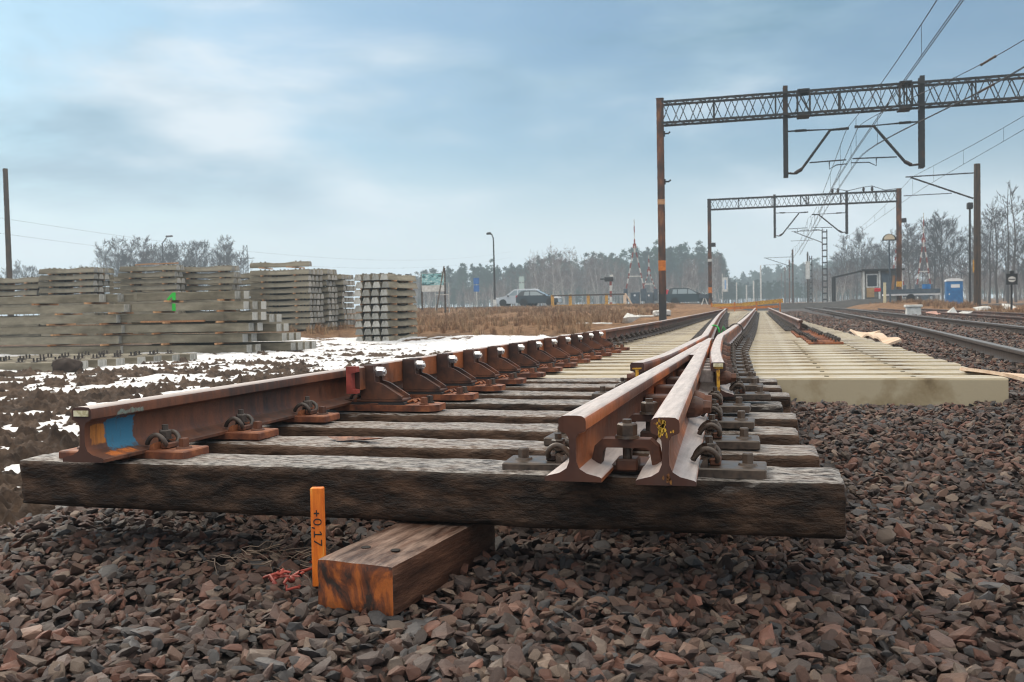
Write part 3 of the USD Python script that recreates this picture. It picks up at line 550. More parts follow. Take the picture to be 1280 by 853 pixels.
# spacer blocks, their bolts with conical collars, and the bright packing strips in the flangeway
for k, y in enumerate([3.72, 4.08, 4.55, 5.1]):
    a, b = lin(VL_)(y) + .010, lin(VR_)(y) - .010; z0 = float(zr(y))
    obj('spacer_block', MB().box(a, b, y - .05, y + .05, z0 + .035, z0 + .108 - .01 * (k == 0), .006), m_rust, turnout)
def collar(x, y, z, s=1.0):
    m = MB(); m.cyl((x, y, z), (x + .028 * s, y, z), .036 * s, 14, .034 * s); m.cyl((x + .028 * s, y, z), (x + .052 * s, y, z), .034 * s, 14, .024 * s); m.cyl((x + .052 * s, y, z), (x + .075 * s, y, z), .023 * s, 6, .021 * s); return m
for y in (3.40, 3.62):
    obj('collar_bolt', collar(lin(VR_)(y) + .010, y, float(zr(y)) + .085, 1.15), m_rust, turnout, 25)
for y in (4.86, 5.22, 5.62, 6.02, 6.5, 7.0, 7.5, 8.1, 8.7):
    obj('collar_bolt', collar(lin(WR_)(y) + .010, y, float(zr(y)) + .085, 1.1), m_rust, turnout, 25)
    obj('collar_bolt', collar(0, 0, 0, 1.0).moved(T(lin(WL_)(y) - .010, y, float(zr(y)) + .085, PI)), m_rust, turnout, 25)
for y in (4.86, 5.10, 5.34, 5.60, 5.86):
    a, b = lin(VR_)(y) + .036, lin(WR_)(y) - .036; z0 = float(zr(y))
    if b - a > .01: obj('packing_strip', MB().box(a - .018, b + .018, y - .03, y + .03, z0 + .060, z0 + .128, .004), noisy('packing_steel', [(.3, (.30, .25, .23)), (.7, (.52, .47, .45))], freq=30, rough=(.35, .6)) if y < 4.9 else LK + 'packing_steel', turnout)
nose = obj('frog_nose', MB().prism([(-.455, 5.6), (-.335, 5.6), (-.350, 6.6), (-.395, 8.3), (-.425, 8.3), (-.45, 6.6)], zr(6) + .03, zr(7) + .169, 2), m_rail_f, turnout)
# check rail and its bolted brackets on the inside of the stock rail
chk = along([(xA(y) + .100, y) for y in np.linspace(4.12, 11.1, 14)], step=.3, grow=1)
chk[0, 0] += .035; chk[1, 0] += .012; chk[-1, 0] += .035
check = obj('check_rail', sweep([(-.022, .075), (.020, .075), (.020, .182), (.012, .187), (-.014, .187), (-.022, .182)], chk), m_rail_f, turnout, SM)
obj('red_end', sweep([(-.030, .062), (.022, .062), (.022, .080), (-.002, .084), (-.002, .160), (.022, .166), (.022, .192), (-.030, .192)], [chk[0] + [.0, -.045, 0], chk[0] + [0, -.004, 0]]), m_redpaint, check)
brk = proto('bracket_shape')
obj('base_plate', MB().prism([(-.16, -.085), (.36, -.085), (.405, -.05), (.405, .05), (.36, .085), (-.16, .085)], -.036, -.006, 2), m_rust_plate, brk)
obj('rubber_pad', MB().box(-.13, .235, -.072, .072, -.0055, .005), m_pad, brk)
bm = MB().box(-.10, .222, -.058, .058, .0055, .020, .003)
bm.prism([(.0, .02), (.215, .02), (.215, .032), (.122, .090), (.100, .100), (.074, .106), (.068, .188), (.0, .188)], -.058, -.042, 1).prism([(.0, .02), (.215, .02), (.215, .032), (.122, .090), (.100, .100), (.074, .106), (.068, .188), (.0, .188)], .042, .058, 1)
bm.box(.0, .06, -.042, .042, .02, .186).prism([(.055, .02), (.19, .02), (.19, .028), (.10, .082), (.055, .10)], -.042, .042, 1)
obj('bracket_body', bm, m_rust, brk)
b = MB(); b.cyl((.06, 0, .152), (.072, 0, .152), .026, 14); n_ = hexnut(MB(), 0, 0, 0, .026, .032, .3).moved(T(.072, 0, .152, ry=PI / 2)); b.add(*n_.arrays()); b.cyl((.098, 0, .152), (.112, 0, .152), .012, 10)
obj('zinc_bolt', b, m_nut, brk, 25)
for yy in (-.04, .04):
    s = MB(); s.cyl((.325, yy, -.006), (.325, yy, 0), .024, 12); hexnut(s, .325, yy, 0, .0175, .03, .4, 4); obj('coach_screw', s, m_rust if yy < 0 else m_dark, brk, 25)
sb = MB()
for a, c_ in ((-.03, .25), (.0, .245), (.03, .255)): sb.tube([(.235, a, .004), (c_ + .01, a + .012, .014), (c_ + .03, a, .004)], .006, 5)
obj('pad_clip', sb, m_rust_plate, brk)
for y in (4.26, 4.82, 5.38, 5.90, 6.45, 7.02, 7.6, 8.17, 8.75, 9.33, 9.92, 10.5):
    copy(brk, (xA(y) + .123, y, float(zr(y)) + .004), frnd.uniform(-.015, .015), parent=turnout, name='check_rail_bracket')
# lashing straps and marking tape farther along
obj('strap', MB().tube([(-.315 + .1 * math.cos(t), 13.7, float(zr(14)) + .09 + .09 * math.sin(t)) for t in np.linspace(-.3, 2 * PI - .3, 20)], .012, 5).box(-.44, -.40, 13.66, 13.75, .30, .40), m_dark, turnout)
obj('green_tape', MB().tube([(-.60 + .07 * math.cos(t), 13.2, float(zr(14)) + .09 + .085 * math.sin(t)) for t in np.linspace(0, 2 * PI, 16)], .012, 4).tube([(-.50, 13.2, .33), (-.47, 13.15, .42), (-.44, 13.2, .34)], .012, 4), mat('green_tape', (.03, .42, .08), .5), turnout)

# ------------------------------------------------------------------ things lying about the turnout
bl = thing('timber_block', 'sawn hardwood sleeper offcut with orange stained end propping up the front sleeper', 'timber block', (-.985, 2.10, -.012), math.radians(-8))
v, f = soft_box(.225, .62, .128, (12, 40, 8), .008); v = v + vnormals(v, f) * ((fbm(v * [30, 6, 30], 4, 3) - .5) * .008)[:, None]
v = v + [0, .31, .062]
isend = np.cross(v[f[:, 1]] - v[f[:, 0]], v[f[:, 2]] - v[f[:, 0]]); isend = isend[:, 1] / np.linalg.norm(isend, axis=1) < -.8
obj('block_body', (v, f[~isend]), m_block, bl, 30); obj('cut_end', (v, f[isend]), m_endgrain, bl, 30)
for hx in (-.045, .045): obj('screw_hole', MB().cyl((hx, .13, .1275), (hx, .13, .1292), .013, 12), mat('hole_dark', (.008, .006, .005), .9) if hx < 0 else LK + 'hole_dark', bl)
m_stake = noisy('orange_stake_paint', [(0.3, (.60, .12, .010)), (0.6, (.80, .21, .014)), (0.75, (.84, .36, .06))], scale=(8, 8, 1), freq=7, rough=(.5, .7), bump=.2)
m_ink = mat('marker_ink', (.02, .012, .01), .6)
st = thing('survey_stake', 'orange painted wooden survey stake marked +0,17 beside the timber block', 'stake', (-1.172, 2.28, -.01), math.radians(13))
obj('stake_post', MB().box(-.0175, .0175, -.012, .012, 0, .272, .002), m_stake, st)
tm = meshkit.text_mesh('+0,17', .022, .0006); tv = np.array(tm.vertices); tv = tv - [tv[:, 0].mean(), tv[:, 1].mean(), 0]
w_ = np.stack([tv[:, 1] + .001, -.0122 - tv[:, 2], -tv[:, 0] * 1.22 + .172], -1)
obj('handwritten_number', (w_, np.array(tm.faces)), m_ink, st)
rb = MB(); rq = np.random.default_rng(8)
for _ in range(3):
    p = np.cumsum(rq.normal(0, .016, (14, 3)) * [1, 1, .4], 0) + [-1.235, 2.245, .035]; rb.tube(p, .0045, 4)
tag(obj('red_twine', rb, m_redpaint, smooth=True), 'scrap of red plastic twine lying at the foot of the orange stake', 'twine')
m_twig = noisy('dry_twig', [(.3, (.05, .03, .02)), (.7, (.13, .09, .06))], freq=30, bump=0)
spl = np.random.default_rng(2).normal(size=(14, 3)) * [.07, .012, .004]
m = UsdGeom.Mesh(obj('rust_flake', MB().mesh(trimesh.convex.convex_hull(spl)), m_rust_plate, label='long flat orange rust flake lying on the second sleeper near the left rail', cat='rust flake')); place(m, (-1.385, 3.11, .272), .05)
weed = thing('dead_weed', 'tangle of dead weed stems on the ballast left of the stake', 'weed'); wr = np.random.default_rng(5)
for _ in range(26):
    p = np.array([-1.36, 2.36, .03]) + wr.normal(0, 1, 3) * [.13, .05, .012]; a = wr.uniform(-.7, .7) + (PI if wr.uniform() < .5 else 0); L = []
    for k in range(7):
        L.append(p.copy()); a += wr.normal(0, .35); p = p + np.array([math.cos(a), math.sin(a) * .6, wr.normal(0.02, .35)]) * .026
    obj('stem', MB().tube(L, np.linspace(.0022, .0007, 7), 4), m_twig, weed, True)
def plank(name, label, p0, p1, w, t, bow=0.0, tw=0.0):
    p0, p1 = np.array(p0, float), np.array(p1, float); n = 10; d = p1 - p0; L = np.linalg.norm(d); d /= L
    s = np.array([-d[1], d[0], 0]); s /= np.linalg.norm(s); V = []
    for k in np.linspace(0, 1, n):
        c = p0 + d * L * k + np.array([0, 0, bow * math.sin(PI * k)]); a = tw * (k - .5)
        ss = s * math.cos(a) + np.array([0, 0, math.sin(a)]); uu = np.cross(d, ss)
        V += [c + ss * i * w / 2 + uu * j * t / 2 for i, j in ((-1, -1), (1, -1), (1, 1), (-1, 1))]
    F = [(k * 4 + a, k * 4 + (a + 1) % 4, (k + 1) * 4 + (a + 1) % 4, (k + 1) * 4 + a) for k in range(n - 1) for a in range(4)] + [(3, 2, 1, 0), (n * 4 - 4, n * 4 - 3, n * 4 - 2, n * 4 - 1)]
    return tag(obj(name, MB().add(V, F), m_plank), label, 'plank')
plank('wooden_plank', 'pale bent plank sticking out from behind the first concrete sleeper', (1.44, 7.05, .225), (1.98, 6.1, .12), .20, .022, .05, .6)
plank('wooden_plank', 'short pale board leaning on stones at the right edge', (1.60, 6.05, .14), (1.66, 5.55, .075), .13, .024, .0, .8)
plank('wooden_plank', 'broad whitish board at the far end of the scrap wood by the bearers', (1.55, 15.6, .215), (1.62, 14.6, .22), .30, .03, .02, .9)
plank('wooden_plank', 'splintered middle board of the scrap wood by the bearers', (1.60, 14.7, .20), (1.66, 13.7, .19), .22, .03, .05, -.6)
plank('wooden_plank', 'nearest broken board of the scrap wood by the bearers', (1.66, 13.7, .19), (1.70, 12.9, .18), .22, .03, .04, .7)

# ------------------------------------------------------------------ the running lines on the right
from scipy.interpolate import PchipInterpolator
near_x = PchipInterpolator([4, 9, 19, 39, 70, 120, 600], [2.02, 2.27, 2.71, 3.18, 3.75, 4.5, 11.5])
def running_track(name, label, off, y0, y1, zh, detail, mrail, spacing=0.5, ymin_s=5.5):
    t = thing(name, label, 'railway track'); zf = lambda y: zh - .172 + 0 * np.asarray(y)
    Y = np.unique(np.concatenate([np.arange(y0, 60, 1.0), np.geomspace(60, max(y1, 60.5), 30)]))
    for o in (0, 1.507):
        obj('running_rail', sweep(RAIL, np.stack([near_x(Y) + off + o, Y, zf(Y)], -1)), mrail, t, SM)
    ys = np.arange(ymin_s, detail, spacing); far = MB(); clips = MB()
    tie = MB().prism([(-.12, -.16), (.12, -.16), (.12, -.01), (.105, 0), (-.105, 0), (-.12, -.01)], -1.25, 1.25, axis=0)
    cm = MB(); cm.box(-.16, .16, -.06, .06, 0, .018).box(-.115, -.06, -.035, .035, .018, .055).box(.06, .115, -.035, .035, .018, .055)
    for s in (-1, 1): cm.cyl((s * .09, 0, .02), (s * .09, 0, .09), .017, 6)
    for y in ys:
        cx = float(near_x(y)) + off + .7535
        if y < 26:
            m = UsdGeom.Mesh(obj('track_sleeper', tie, m_dark_tie, t)); place(m, (cx, y, zh - .172 - .019))
        else: far.add(*tie.moved(T(cx, y, zh - .191)).arrays())
        for o in (0, 1.507):
            if y < 22:
                m = UsdGeom.Mesh(obj('rail_clip', cm, m_dark, t)); place(m, (float(near_x(y)) + off + o, y, zh - .190))
            else: clips.add(*cm.moved(T(float(near_x(y)) + off + o, y, zh - .190)).arrays())
    if far.n: obj('distant_sleepers', far, m_dark_tie, t, kind='stuff')
    if clips.n: obj('distant_clips', clips, m_dark, t, kind='stuff')
    return t
m_dark_tie = noisy('oiled_tie', [(.3, (.045, .034, .028)), (.7, (.10, .082, .072))], freq=6, rough=(.5, .8), rand=.3)
running_track('railway_track', 'dark in-service railway track nearest to the turnout on its right', 0.0, 3.0, 900, .275, 100, m_rail_m)
m_rail_r = rail_mat('siding_rail_steel', RS, (.13, .10, .085), 0.2)
running_track('railway_track', 'farther rusty railway track beyond the main line, at the right edge', 3.55, 12.0, 60, .245, 56, m_rail_r, .6, 13)

# ------------------------------------------------------------------ the yard: stacked concrete sleepers and bearers
m_stock_shape = None
def sleeper_shape():
    """mono-block sleeper along x, waisted in the middle, sloping sides"""
    V, n = [], 0; xs_ = [-1.28, -1.26, -.95, -.55, -.25, .25, .55, .95, 1.26, 1.28]
    hs_ = [.185, .195, .20, .20, .165, .165, .20, .20, .195, .185]
    for x, h in zip(xs_, hs_):
        b, t = .135, .085
        V += [(x, -b, 0), (x, b, 0), (x, b * .96, .05), (x, t, h - .01), (x, t - .012, h), (x, -t + .012, h), (x, -t, h - .01), (x, -b * .96, .05)]
    F = [(k * 8 + a, (k + 1) * 8 + a, (k + 1) * 8 + (a + 1) % 8, k * 8 + (a + 1) % 8) for k in range(len(xs_) - 1) for a in range(8)]
    F = np.array(F); F = np.vstack([F[:, [0, 1, 2]], F[:, [0, 2, 3]]])
    e = (len(xs_) - 1) * 8
    caps = [(0, a, a + 1) for a in range(1, 7)], [(e, e + a + 1, e + a) for a in range(1, 7)]
    return np.array(V), F, caps
sv, sf_, scap = sleeper_shape()
s_proto = proto('sleeper_shape')
obj('sleeper_body', (sv, sf_), m_stock, s_proto); obj('sleeper_end', (sv, np.array(scap[0])), m_stock_end, s_proto); obj('sleeper_end', (sv, np.array(scap[1])), m_stock_end, s_proto)
for px in (-.86, -.66, .66, .86): obj('rail_shoulder', MB().prism([(px - .02, .198), (px + .02, .198), (px + .012, .24), (px - .012, .24)], -.035, .035, 1), m_dark, s_proto)
v0_, f0_ = np.array(sv), np.vstack([sf_, scap[0], scap[1]])
lath_proto = proto('batten_shape'); obj('batten_body', MB().box(-.03, .03, -.6, .6, 0, .045), m_lath, lath_proto)
hid = MB(); srn = random.Random(21)
ORD = ['first', 'second', 'third', 'fourth', 'fifth', 'sixth', 'seventh', 'eighth', 'ninth', 'tenth', 'eleventh', 'twelfth']
def stack(cx, cy, z0, cols, layers, axis, pitch, colw, label, group, skip_below=0, hidden_cols=0, lay_label=None, jig=.05):
    """cols sleepers side by side, layers high.  axis 'x': they lie along x with rows stepping along +y; 'y': along y with rows stepping along -x"""
    for L in range(layers):
        jx, jy = srn.uniform(-jig, jig), srn.uniform(-jig, jig) * .6
        for c in range(cols):
            x, y, rz = (cx + jx + srn.uniform(-.02, .02), cy + c * colw + jy, srn.uniform(-.008, .008)) if axis == 'x' else (cx - c * colw + jy, cy + jx + srn.uniform(-.02, .02), PI / 2 + srn.uniform(-.008, .008))
            z = z0 + L * pitch + .045
            if L < skip_below or c >= cols - hidden_cols: hid.add(*MB().add(v0_, f0_).moved(T(x, y, z, rz)).arrays())
            else:
                up = 'top' if L == layers - 1 else ORD[layers - 1 - L] + ' highest'
                side = 'rightmost' if c == 0 else ORD[c] + ' from the right'
                fr = 'front' if c == 0 else ORD[c] + ' from the front'
                copy(s_proto, (x, y, z), rz, f'{side if axis == "y" else fr} sleeper, {up} layer, {label}', 'concrete sleeper', group, name='concrete_sleeper')
        if L >= skip_below:
            for o in (-.72, .72):
                w = cols * colw; up = 'top' if L == layers - 1 else ORD[layers - 1 - L] + ' highest'; bl_ = f'{("left" if o < 0 else "right") if axis == "x" else ("near" if o < 0 else "far")} batten, {up} layer, {label}'
                if axis == 'x': copy(lath_proto, (cx + o + jx * .7, cy + w / 2 - colw / 2 + srn.uniform(-.05, .02), z0 + L * pitch), srn.uniform(-.06, .06), bl_, 'batten', group.replace('concrete sleepers', 'battens'), name='wooden_batten', s=(1, w / 1.15, 1))
                else: copy(lath_proto, (cx - w / 2 + colw / 2, cy + o + jx * .7, z0 + L * pitch), PI / 2 + srn.uniform(-.05, .05), bl_, 'batten', group.replace('concrete sleepers', 'battens'), name='wooden_batten', s=(1, w / 1.15, 1))
ST = [
 # nearest stack, ends towards the track
 dict(cx=-11.45, cy=28.5, z0=-.34, cols=4, layers=9, axis='y', pitch=.249, colw=.30, label='the tall end-on stack', group='concrete sleepers in the end-on stack', lay_label='thin wooden batten between the layers of the end-on sleeper stack'),
 # long row, front side towards us
 dict(cx=-18.1, cy=32.6, z0=.0, cols=4, layers=10, axis='x', pitch=.238, colw=.31, label='the long stack, front bay', group='concrete sleepers in the long stack, front bay', lay_label='batten in the front bay of the long sleeper stack'),
 dict(cx=-18.0, cy=34.0, z0=.05, cols=3, layers=10, axis='x', pitch=.238, colw=.31, label='the long stack, middle bay', group='concrete sleepers in the long stack, middle bay', lay_label='batten in the middle bay of the long sleeper stack'),
 dict(cx=-17.85, cy=35.1, z0=.1, cols=4, layers=9, axis='x', pitch=.238, colw=.31, label='the long stack, last bay', group='concrete sleepers in the long stack, last bay', lay_label='batten in the last bay of the long sleeper stack'),
 # back row, from right to left
 dict(cx=-20.95, cy=31.9, z0=-.12, cols=2, layers=11, axis='x', pitch=.246, colw=.31, label='the back stack over the green mark', group='concrete sleepers in the back stack over the green mark', lay_label='batten in the back stack over the green mark', skip_below=6),
 dict(cx=-23.0, cy=31.2, z0=-.10, cols=2, layers=11, axis='x', pitch=.250, colw=.31, label='the second back stack from the right', group='concrete sleepers in the second back stack', lay_label='batten in the second back stack from the right', skip_below=6),
 dict(cx=-26.1, cy=30.4, z0=-.15, cols=4, layers=11, axis='x', pitch=.252, colw=.31, label='the third back stack from the right', group='concrete sleepers in the third back stack', lay_label='batten in the third back stack from the right', skip_below=6, hidden_cols=1),
 dict(cx=-28.9, cy=30.6, z0=-.2, cols=3, layers=10, axis='x', pitch=.252, colw=.31, label='the back stack at the left edge', group='concrete sleepers in the back stack at the left edge', lay_label='batten in the back stack at the left edge', skip_below=5, hidden_cols=1)]
for s in ST: stack(**s)
for cx, cy, L in ((-24.9, 33.0, 10), (-20.6, 33.6, 10)):
    for l in range(L):
        for c in range(3): hid.add(*MB().add(v0_, f0_).moved(T(cx, cy + c * .31, -.1 + l * .25)).arrays())
obj('sleeper_stock', hid, m_stock, label='further weathered concrete sleepers stacked low and behind the front rows', cat='concrete sleepers', kind='stuff')
copy(s_proto, (-18.15, 32.75, 2.50), .02, 'single concrete sleeper lying on top of the long stack', 'concrete sleeper', name='concrete_sleeper')
copy(lath_proto, (-18.8, 32.75, 2.45), .1, 'left orange batten under the single topmost sleeper', 'batten', name='wooden_batten'); copy(lath_proto, (-17.5, 32.75, 2.45), -.1, 'right orange batten under the single topmost sleeper', 'batten', name='wooden_batten')
for k, (x, lb) in enumerate(((-23.3, 'left loose batten lying on top of the second back stack'), (-22.4, 'right loose batten lying on top of the second back stack'))): copy(lath_proto, (x, 31.4, 2.70), 1.3 + .2 * k, lb, 'batten', name='wooden_batten')
# turnout bearers: long straight beams
def bearer(x1, y, z, L, label, group=None, studs=False, rz=0.0):
    t = thing('concrete_bearer', label, 'concrete bearer', (x1, y, z), rz, group)
    obj('bearer_body', MB().prism([(-.13, 0), (.13, 0), (.13, .19), (.118, .205), (-.118, .205), (-.13, .19)], -L, -.002, axis=0), m_stock, t)
    obj('bearer_end', MB().prism([(-.13, 0), (.13, 0), (.13, .19), (.118, .205), (-.118, .205), (-.13, .19)], -.0015, .0, axis=0), m_stock_end, t)
    if studs:
        for a in studs: obj('rail_bolt', MB().box(a - .07, a + .07, -.05, .05, .205, .22).cyl((a - .04, 0, .22), (a - .04, 0, .29), .018, 6).cyl((a + .04, 0, .22), (a + .04, 0, .29), .018, 6), m_dark, t)
    return t
E_lay = [(-12.50, 2, 4.6), (-12.62, 2, 4.6), (-12.45, 2, 4.4), (-12.35, 2, 4.6), (-12.60, 3, 3.3), (-12.85, 2, 2.9)]
names_e = ['bottom', 'second', 'third', 'fourth', 'fifth', 'top']
for L, (x1, n_, ln) in enumerate(E_lay):
    for c in range(n_):
        bearer(x1 + c * .08, 20.85 + c * .29 + L * .02, -.31 + L * .276 + .03, ln + (.4 if c else 0), f'{["front", "second", "third"][c]} bearer in the {names_e[L]} layer of the pile marked in green' if not (L >= 4 and c == 0) else f'bearer bearing the {"lower" if L == 4 else "upper"} half of a green spray-painted 1', 'bearers in the pile marked in green' if not (L >= 4 and c == 0) else None)
    for o in (-.65, -2.5 + .3 * (L % 2)):
        copy(lath_proto, (-12.6 + o, 21.05, -.31 + L * .276 - .018), .05 * L, f'{"right" if o > -1 else "left"} batten under the {names_e[L]} layer of the pile marked in green', 'batten', name='wooden_batten')
for L, (x1, n_) in enumerate([(-11.75, 4), (-12.0, 3), (-12.15, 2), (-12.35, 2)]):
    for c in range(n_): bearer(x1 + c * .05, 21.75 + c * .29, -.27 + L * .25, 4.2, f'{["front", "second", "third", "fourth"][c]} bearer in the {names_e[L]} layer behind the pile marked in green', 'bearers behind the pile marked in green')
m_green = mat('green_spray', (.02, .42, .04), .8)
g1 = MB(); gxo, gyo = -14.63, 20.85 + .08 - .1305 - .005
for L, segs in ((5, [((-.05, .20), (.05, .20), (.05, .0), (-.05, .0)), ((-.05, .19), (-.22, .03), (-.17, -.01), (-.05, .10))]), (4, [((-.05, .19), (.05, .19), (.05, -.0), (-.05, -.0))])):
    zb = -.31 + L * .276 + .03; yy = 20.85 + L * .02 - .1305
    for s in segs: g1.prism([(gxo + a, zb + b) for a, b in s], yy - .004, yy - .001, 1)
tag(obj('spray_mark', g1, m_green), 'bright green spray-painted figure 1 on two bearers', 'paint mark')
for L, x1 in enumerate([-16.15, -16.2, -16.1, -16.25, -16.0, -16.75]):
    for c in range(2 if L < 5 else 3):
        bearer(x1 + c * .34, 20.75 + c * .29, -.31 + L * .275 + .03, 6.2, f'{["front", "second", "third"][c]} bearer in the {names_e[L]} layer of the pile at the left edge', 'bearers in the pile at the left edge')
    for o, w in ((-.35, 'right'), (-2.0, 'left')): copy(lath_proto, (x1 + o, 20.95, -.31 + L * .275 - .018), .04 * L, f'{w} batten under the {names_e[L]} layer of the pile at the left edge', 'batten', name='wooden_batten')
copy(lath_proto, (-15.0, 20.78, .53), PI / 2 + .03, 'left bright batten slipped out between the piles of bearers', 'batten', name='wooden_batten'); copy(lath_proto, (-14.3, 20.76, .53), PI / 2 - .03, 'right bright batten slipped out between the piles of bearers', 'batten', name='wooden_batten')
order_ = ['nearest', 'second', 'third', 'fourth', 'fifth', 'sixth', 'seventh', 'eighth']
for k in range(8):
    x1 = -12.70 + [0, .12, .2, .28, .45, .52, .66, .80][k]
    bearer(x1, 14.55 + k * .43, -.33, 4.6 - .1 * k, f'{order_[k]} bearer of the low row lying in the snow in front of the piles', None, studs=[-.6, -.95, -1.9, -2.25], rz=.006 * (k % 3 - 1))
copy(lath_proto, (-13.6, 14.45, -.36), .1, 'orange batten under the nearest bearer of the low row', 'batten', name='wooden_batten')
cl = soft_box(.5, .4, .34, (14, 12, 10), .14); cv = cl[0] + vnormals(*cl) * ((fbm(cl[0] * 9, 4, 2) - .5) * .14)[:, None]
m = UsdGeom.Mesh(obj('earth_clod', (cv, cl[1]), mat('wet_earth', (.035, .022, .016), .9), smooth=True, label='big dark clod of earth in front of the low row of bearers', cat='clod')); place(m, (-12.35, 14.3, -.22))

# ------------------------------------------------------------------ overhead line
m_mast = noisy('rusty_mast_paint', [(0.3, (.022, .014, .011)), (0.5, (.075, .034, .020)), (0.62, (.15, .058, .026)), (0.75, (.24, .11, .045))], scale=(3, 3, 1), freq=1.3, detail=8, rough=(.5, .8), rand=.1)
m_truss = noisy('dark_truss_paint', [(0.3, (.014, .015, .017)), (0.6, (.03, .03, .031)), (0.75, (.07, .042, .028))], freq=1.5, detail=6, rough=(.5, .8))
m_wire = mat('weathered_wire', (.035, .04, .045), .5, .4)
m_insul = mat('insulator_glaze', (.03, .018, .014), .25)
m_orange = noisy('orange_marking', [(.3, (.42, .11, .01)), (.7, (.62, .19, .015))], freq=8, rough=(.5, .7))
m_white = noisy('dirty_white_paint', [(.3, (.50, .50, .47)), (.7, (.72, .72, .70))], freq=6, rough=(.5, .7))
def mast(parent, x, y, z0, z1, w=.26, d=.22, name='mast_post'):
    m = MB().box(x - w / 2, x + w / 2, y - d / 2, y - d / 2 + .014, z0, z1).box(x - w / 2, x + w / 2, y + d / 2 - .014, y + d / 2, z0, z1).box(x - .01, x + .01, y - d / 2 + .014, y + d / 2 - .014, z0, z1)
    m.box(x - w / 2 - .02, x + w / 2 + .02, y - d / 2 - .02, y + d / 2 + .02, z1, z1 + .02)
    p = obj(name, m, m_mast, parent)
    return p
def hanger(parent, x, y, zt, zb):
    return obj('hanging_post', MB().box(x - .085, x + .085, y - .20, y - .185, zb, zt).box(x - .085, x + .085, y + .185, y + .20, zb, zt).box(x - .075, x + .075, y - .185, y + .185, zb, zb + .03).box(x - .085, x - .07, y - .185, y + .185, zt - 1.2, zt - 1.1).box(x + .07, x + .085, y - .185, y + .185, zt - 2.2, zt - 2.1), m_truss, parent)
def cantilever(parent, x0, y, z_low, x_tip, z_tip, x_knee, z_arm, x_arm, z_top=None):
    """sloping tube from the post's foot to the messenger, level stay above, steady arm below"""
    s = 1 if x_tip > x0 else -1
    m = MB().tube([(x0 + s * .55, y, z_low + .22), (x_knee, y, z_tip), (x_tip, y, z_tip + .02)], .055, 6)
    obj('strut', m, m_truss, parent)
    obj('insulator', MB().tube([(x0 + s * .05, y, z_low + .12), (x0 + s * .30, y, z_low + .10), (x0 + s * .36, y, z_low + .12), (x0 + s * .56, y, z_low + .24)], [.04, .04, .07, .07], 8), m_insul, parent)
    obj('stay', MB().tube([(x0, y, z_tip + .05), (x0 + s * .5, y, z_tip + .05), (x_knee, y, z_tip + .02)], [.03, .035, .022], 6).tube([(x0 + s * .35, y, z_tip + .05), (x0 + s * .75, y, z_tip + .05)], [.05, .05], 8), m_truss, parent)
    t = (z_arm - z_low) / (z_tip - z_low); xs0 = x0 + s * .55 + (x_knee - x0 - s * .55) * t
    obj('steady_arm', MB().tube([(xs0, y, z_arm), (x_arm, y, z_arm + .03)], .026, 6).tube([(xs0 + s * .7, y, z_arm - .0), (xs0 + s * .7, y, z_arm - .28), (xs0 + s * .95, y, z_arm - .14), (x_arm + s * .05, y, z_arm - .12)], .02, 5), m_truss, parent)
def truss(parent, xa, xb, y, zb, zt, hd=.30, n=42):
    for zz, nm in ((zt, 'upper'), (zb, 'lower')):
        for yy in (y - hd, y + hd):
            obj('chord', MB().box(xa, xb, yy - .035, yy + .035, zz - .04, zz + .04), m_truss, parent)
    br = MB(); st = (xb - xa) / n
    for yy in (y - hd, y + hd):
        for k in range(n):
            x = xa + k * st
            if k % 7 == 6: br.bar((x, yy, zb), (x, yy, zt), .05, .03)
            ph = k % 2 == (0 if yy < y else 1)
            br.bar((x, yy, zb if ph else zt), (x + st, yy, zt if ph else zb), .038, .03)
    for zz in (zb, zt):
        for k in range(n):
            x = xa + k * st; br.bar((x, y - hd, zz), (x + st, y + hd, zz), .03) if k % 2 == 0 else br.bar((x, y + hd, zz), (x + st, y - hd, zz), .03)
    obj('lattice', br, m_truss, parent, kind='stuff')
    return br
G1, G2 = 36.3, 73.6
g = thing('overhead_line_gantry', 'nearer lattice overhead-line gantry with a rusty left mast spanning all the tracks', 'gantry')
mp = mast(g, -3.6, G1, -.1, 8.70); mast(g, 10.2, G1, -.1, 8.65)
obj('orange_band', MB().box(-3.735, -3.465, G1 - .117, G1 + .117, 2.05, 2.45), m_orange, mp); obj('pale_band', MB().box(-3.735, -3.465, G1 - .118, G1 + .118, 4.62, 4.82), m_lath, mp); obj('dark_foot', MB().box(-3.737, -3.463, G1 - .119, G1 + .119, -.1, 1.15), m_truss, mp)
for zz in (7.35, 5.5): obj('hook', MB().tube([(-3.47, G1, zz), (-3.3, G1, zz), (-3.22, G1, zz + .06)], .035, 5).box(-3.47, -3.42, G1 - .06, G1 + .06, zz - .1, zz + .1), m_truss, mp)
truss(g, -3.5, 10.1, G1, 7.72, 8.52)
for x0, x1 in ((1.48, 1.92), (5.0, 5.42)):
    obj('joint_frame', MB().bar((x0, G1 - .34, 7.72), (x0, G1 - .34, 8.52), .07).bar((x1, G1 - .34, 7.72), (x1, G1 - .34, 8.52), .07).bar((x0, G1 - .34, 8.52), (x1, G1 - .34, 7.72), .05).box(x0, x1, G1 - .38, G1 + .38, 8.545, 8.60).box(x0, x1, G1 - .38, G1 + .38, 7.62, 7.675), m_truss, g)
hanger(g, 1.06, G1, 8.80, 5.42); hanger(g, 5.78, G1, 8.78, 5.50)
cantilever(g, 1.06, G1, 5.45, 3.30, 7.08, 2.65, 5.92, 3.2); cantilever(g, 5.78, G1, 5.52, 3.50, 7.12, 4.16, 5.95, 3.42)
g = thing('overhead_line_gantry', 'farther lattice overhead-line gantry with a lower portal seen through the nearer one', 'gantry')
mp = mast(g, -3.6, G2, .2, 8.85, .27, .24); mq = mast(g, 10.15, G2, .5, 8.95, .34, .26)
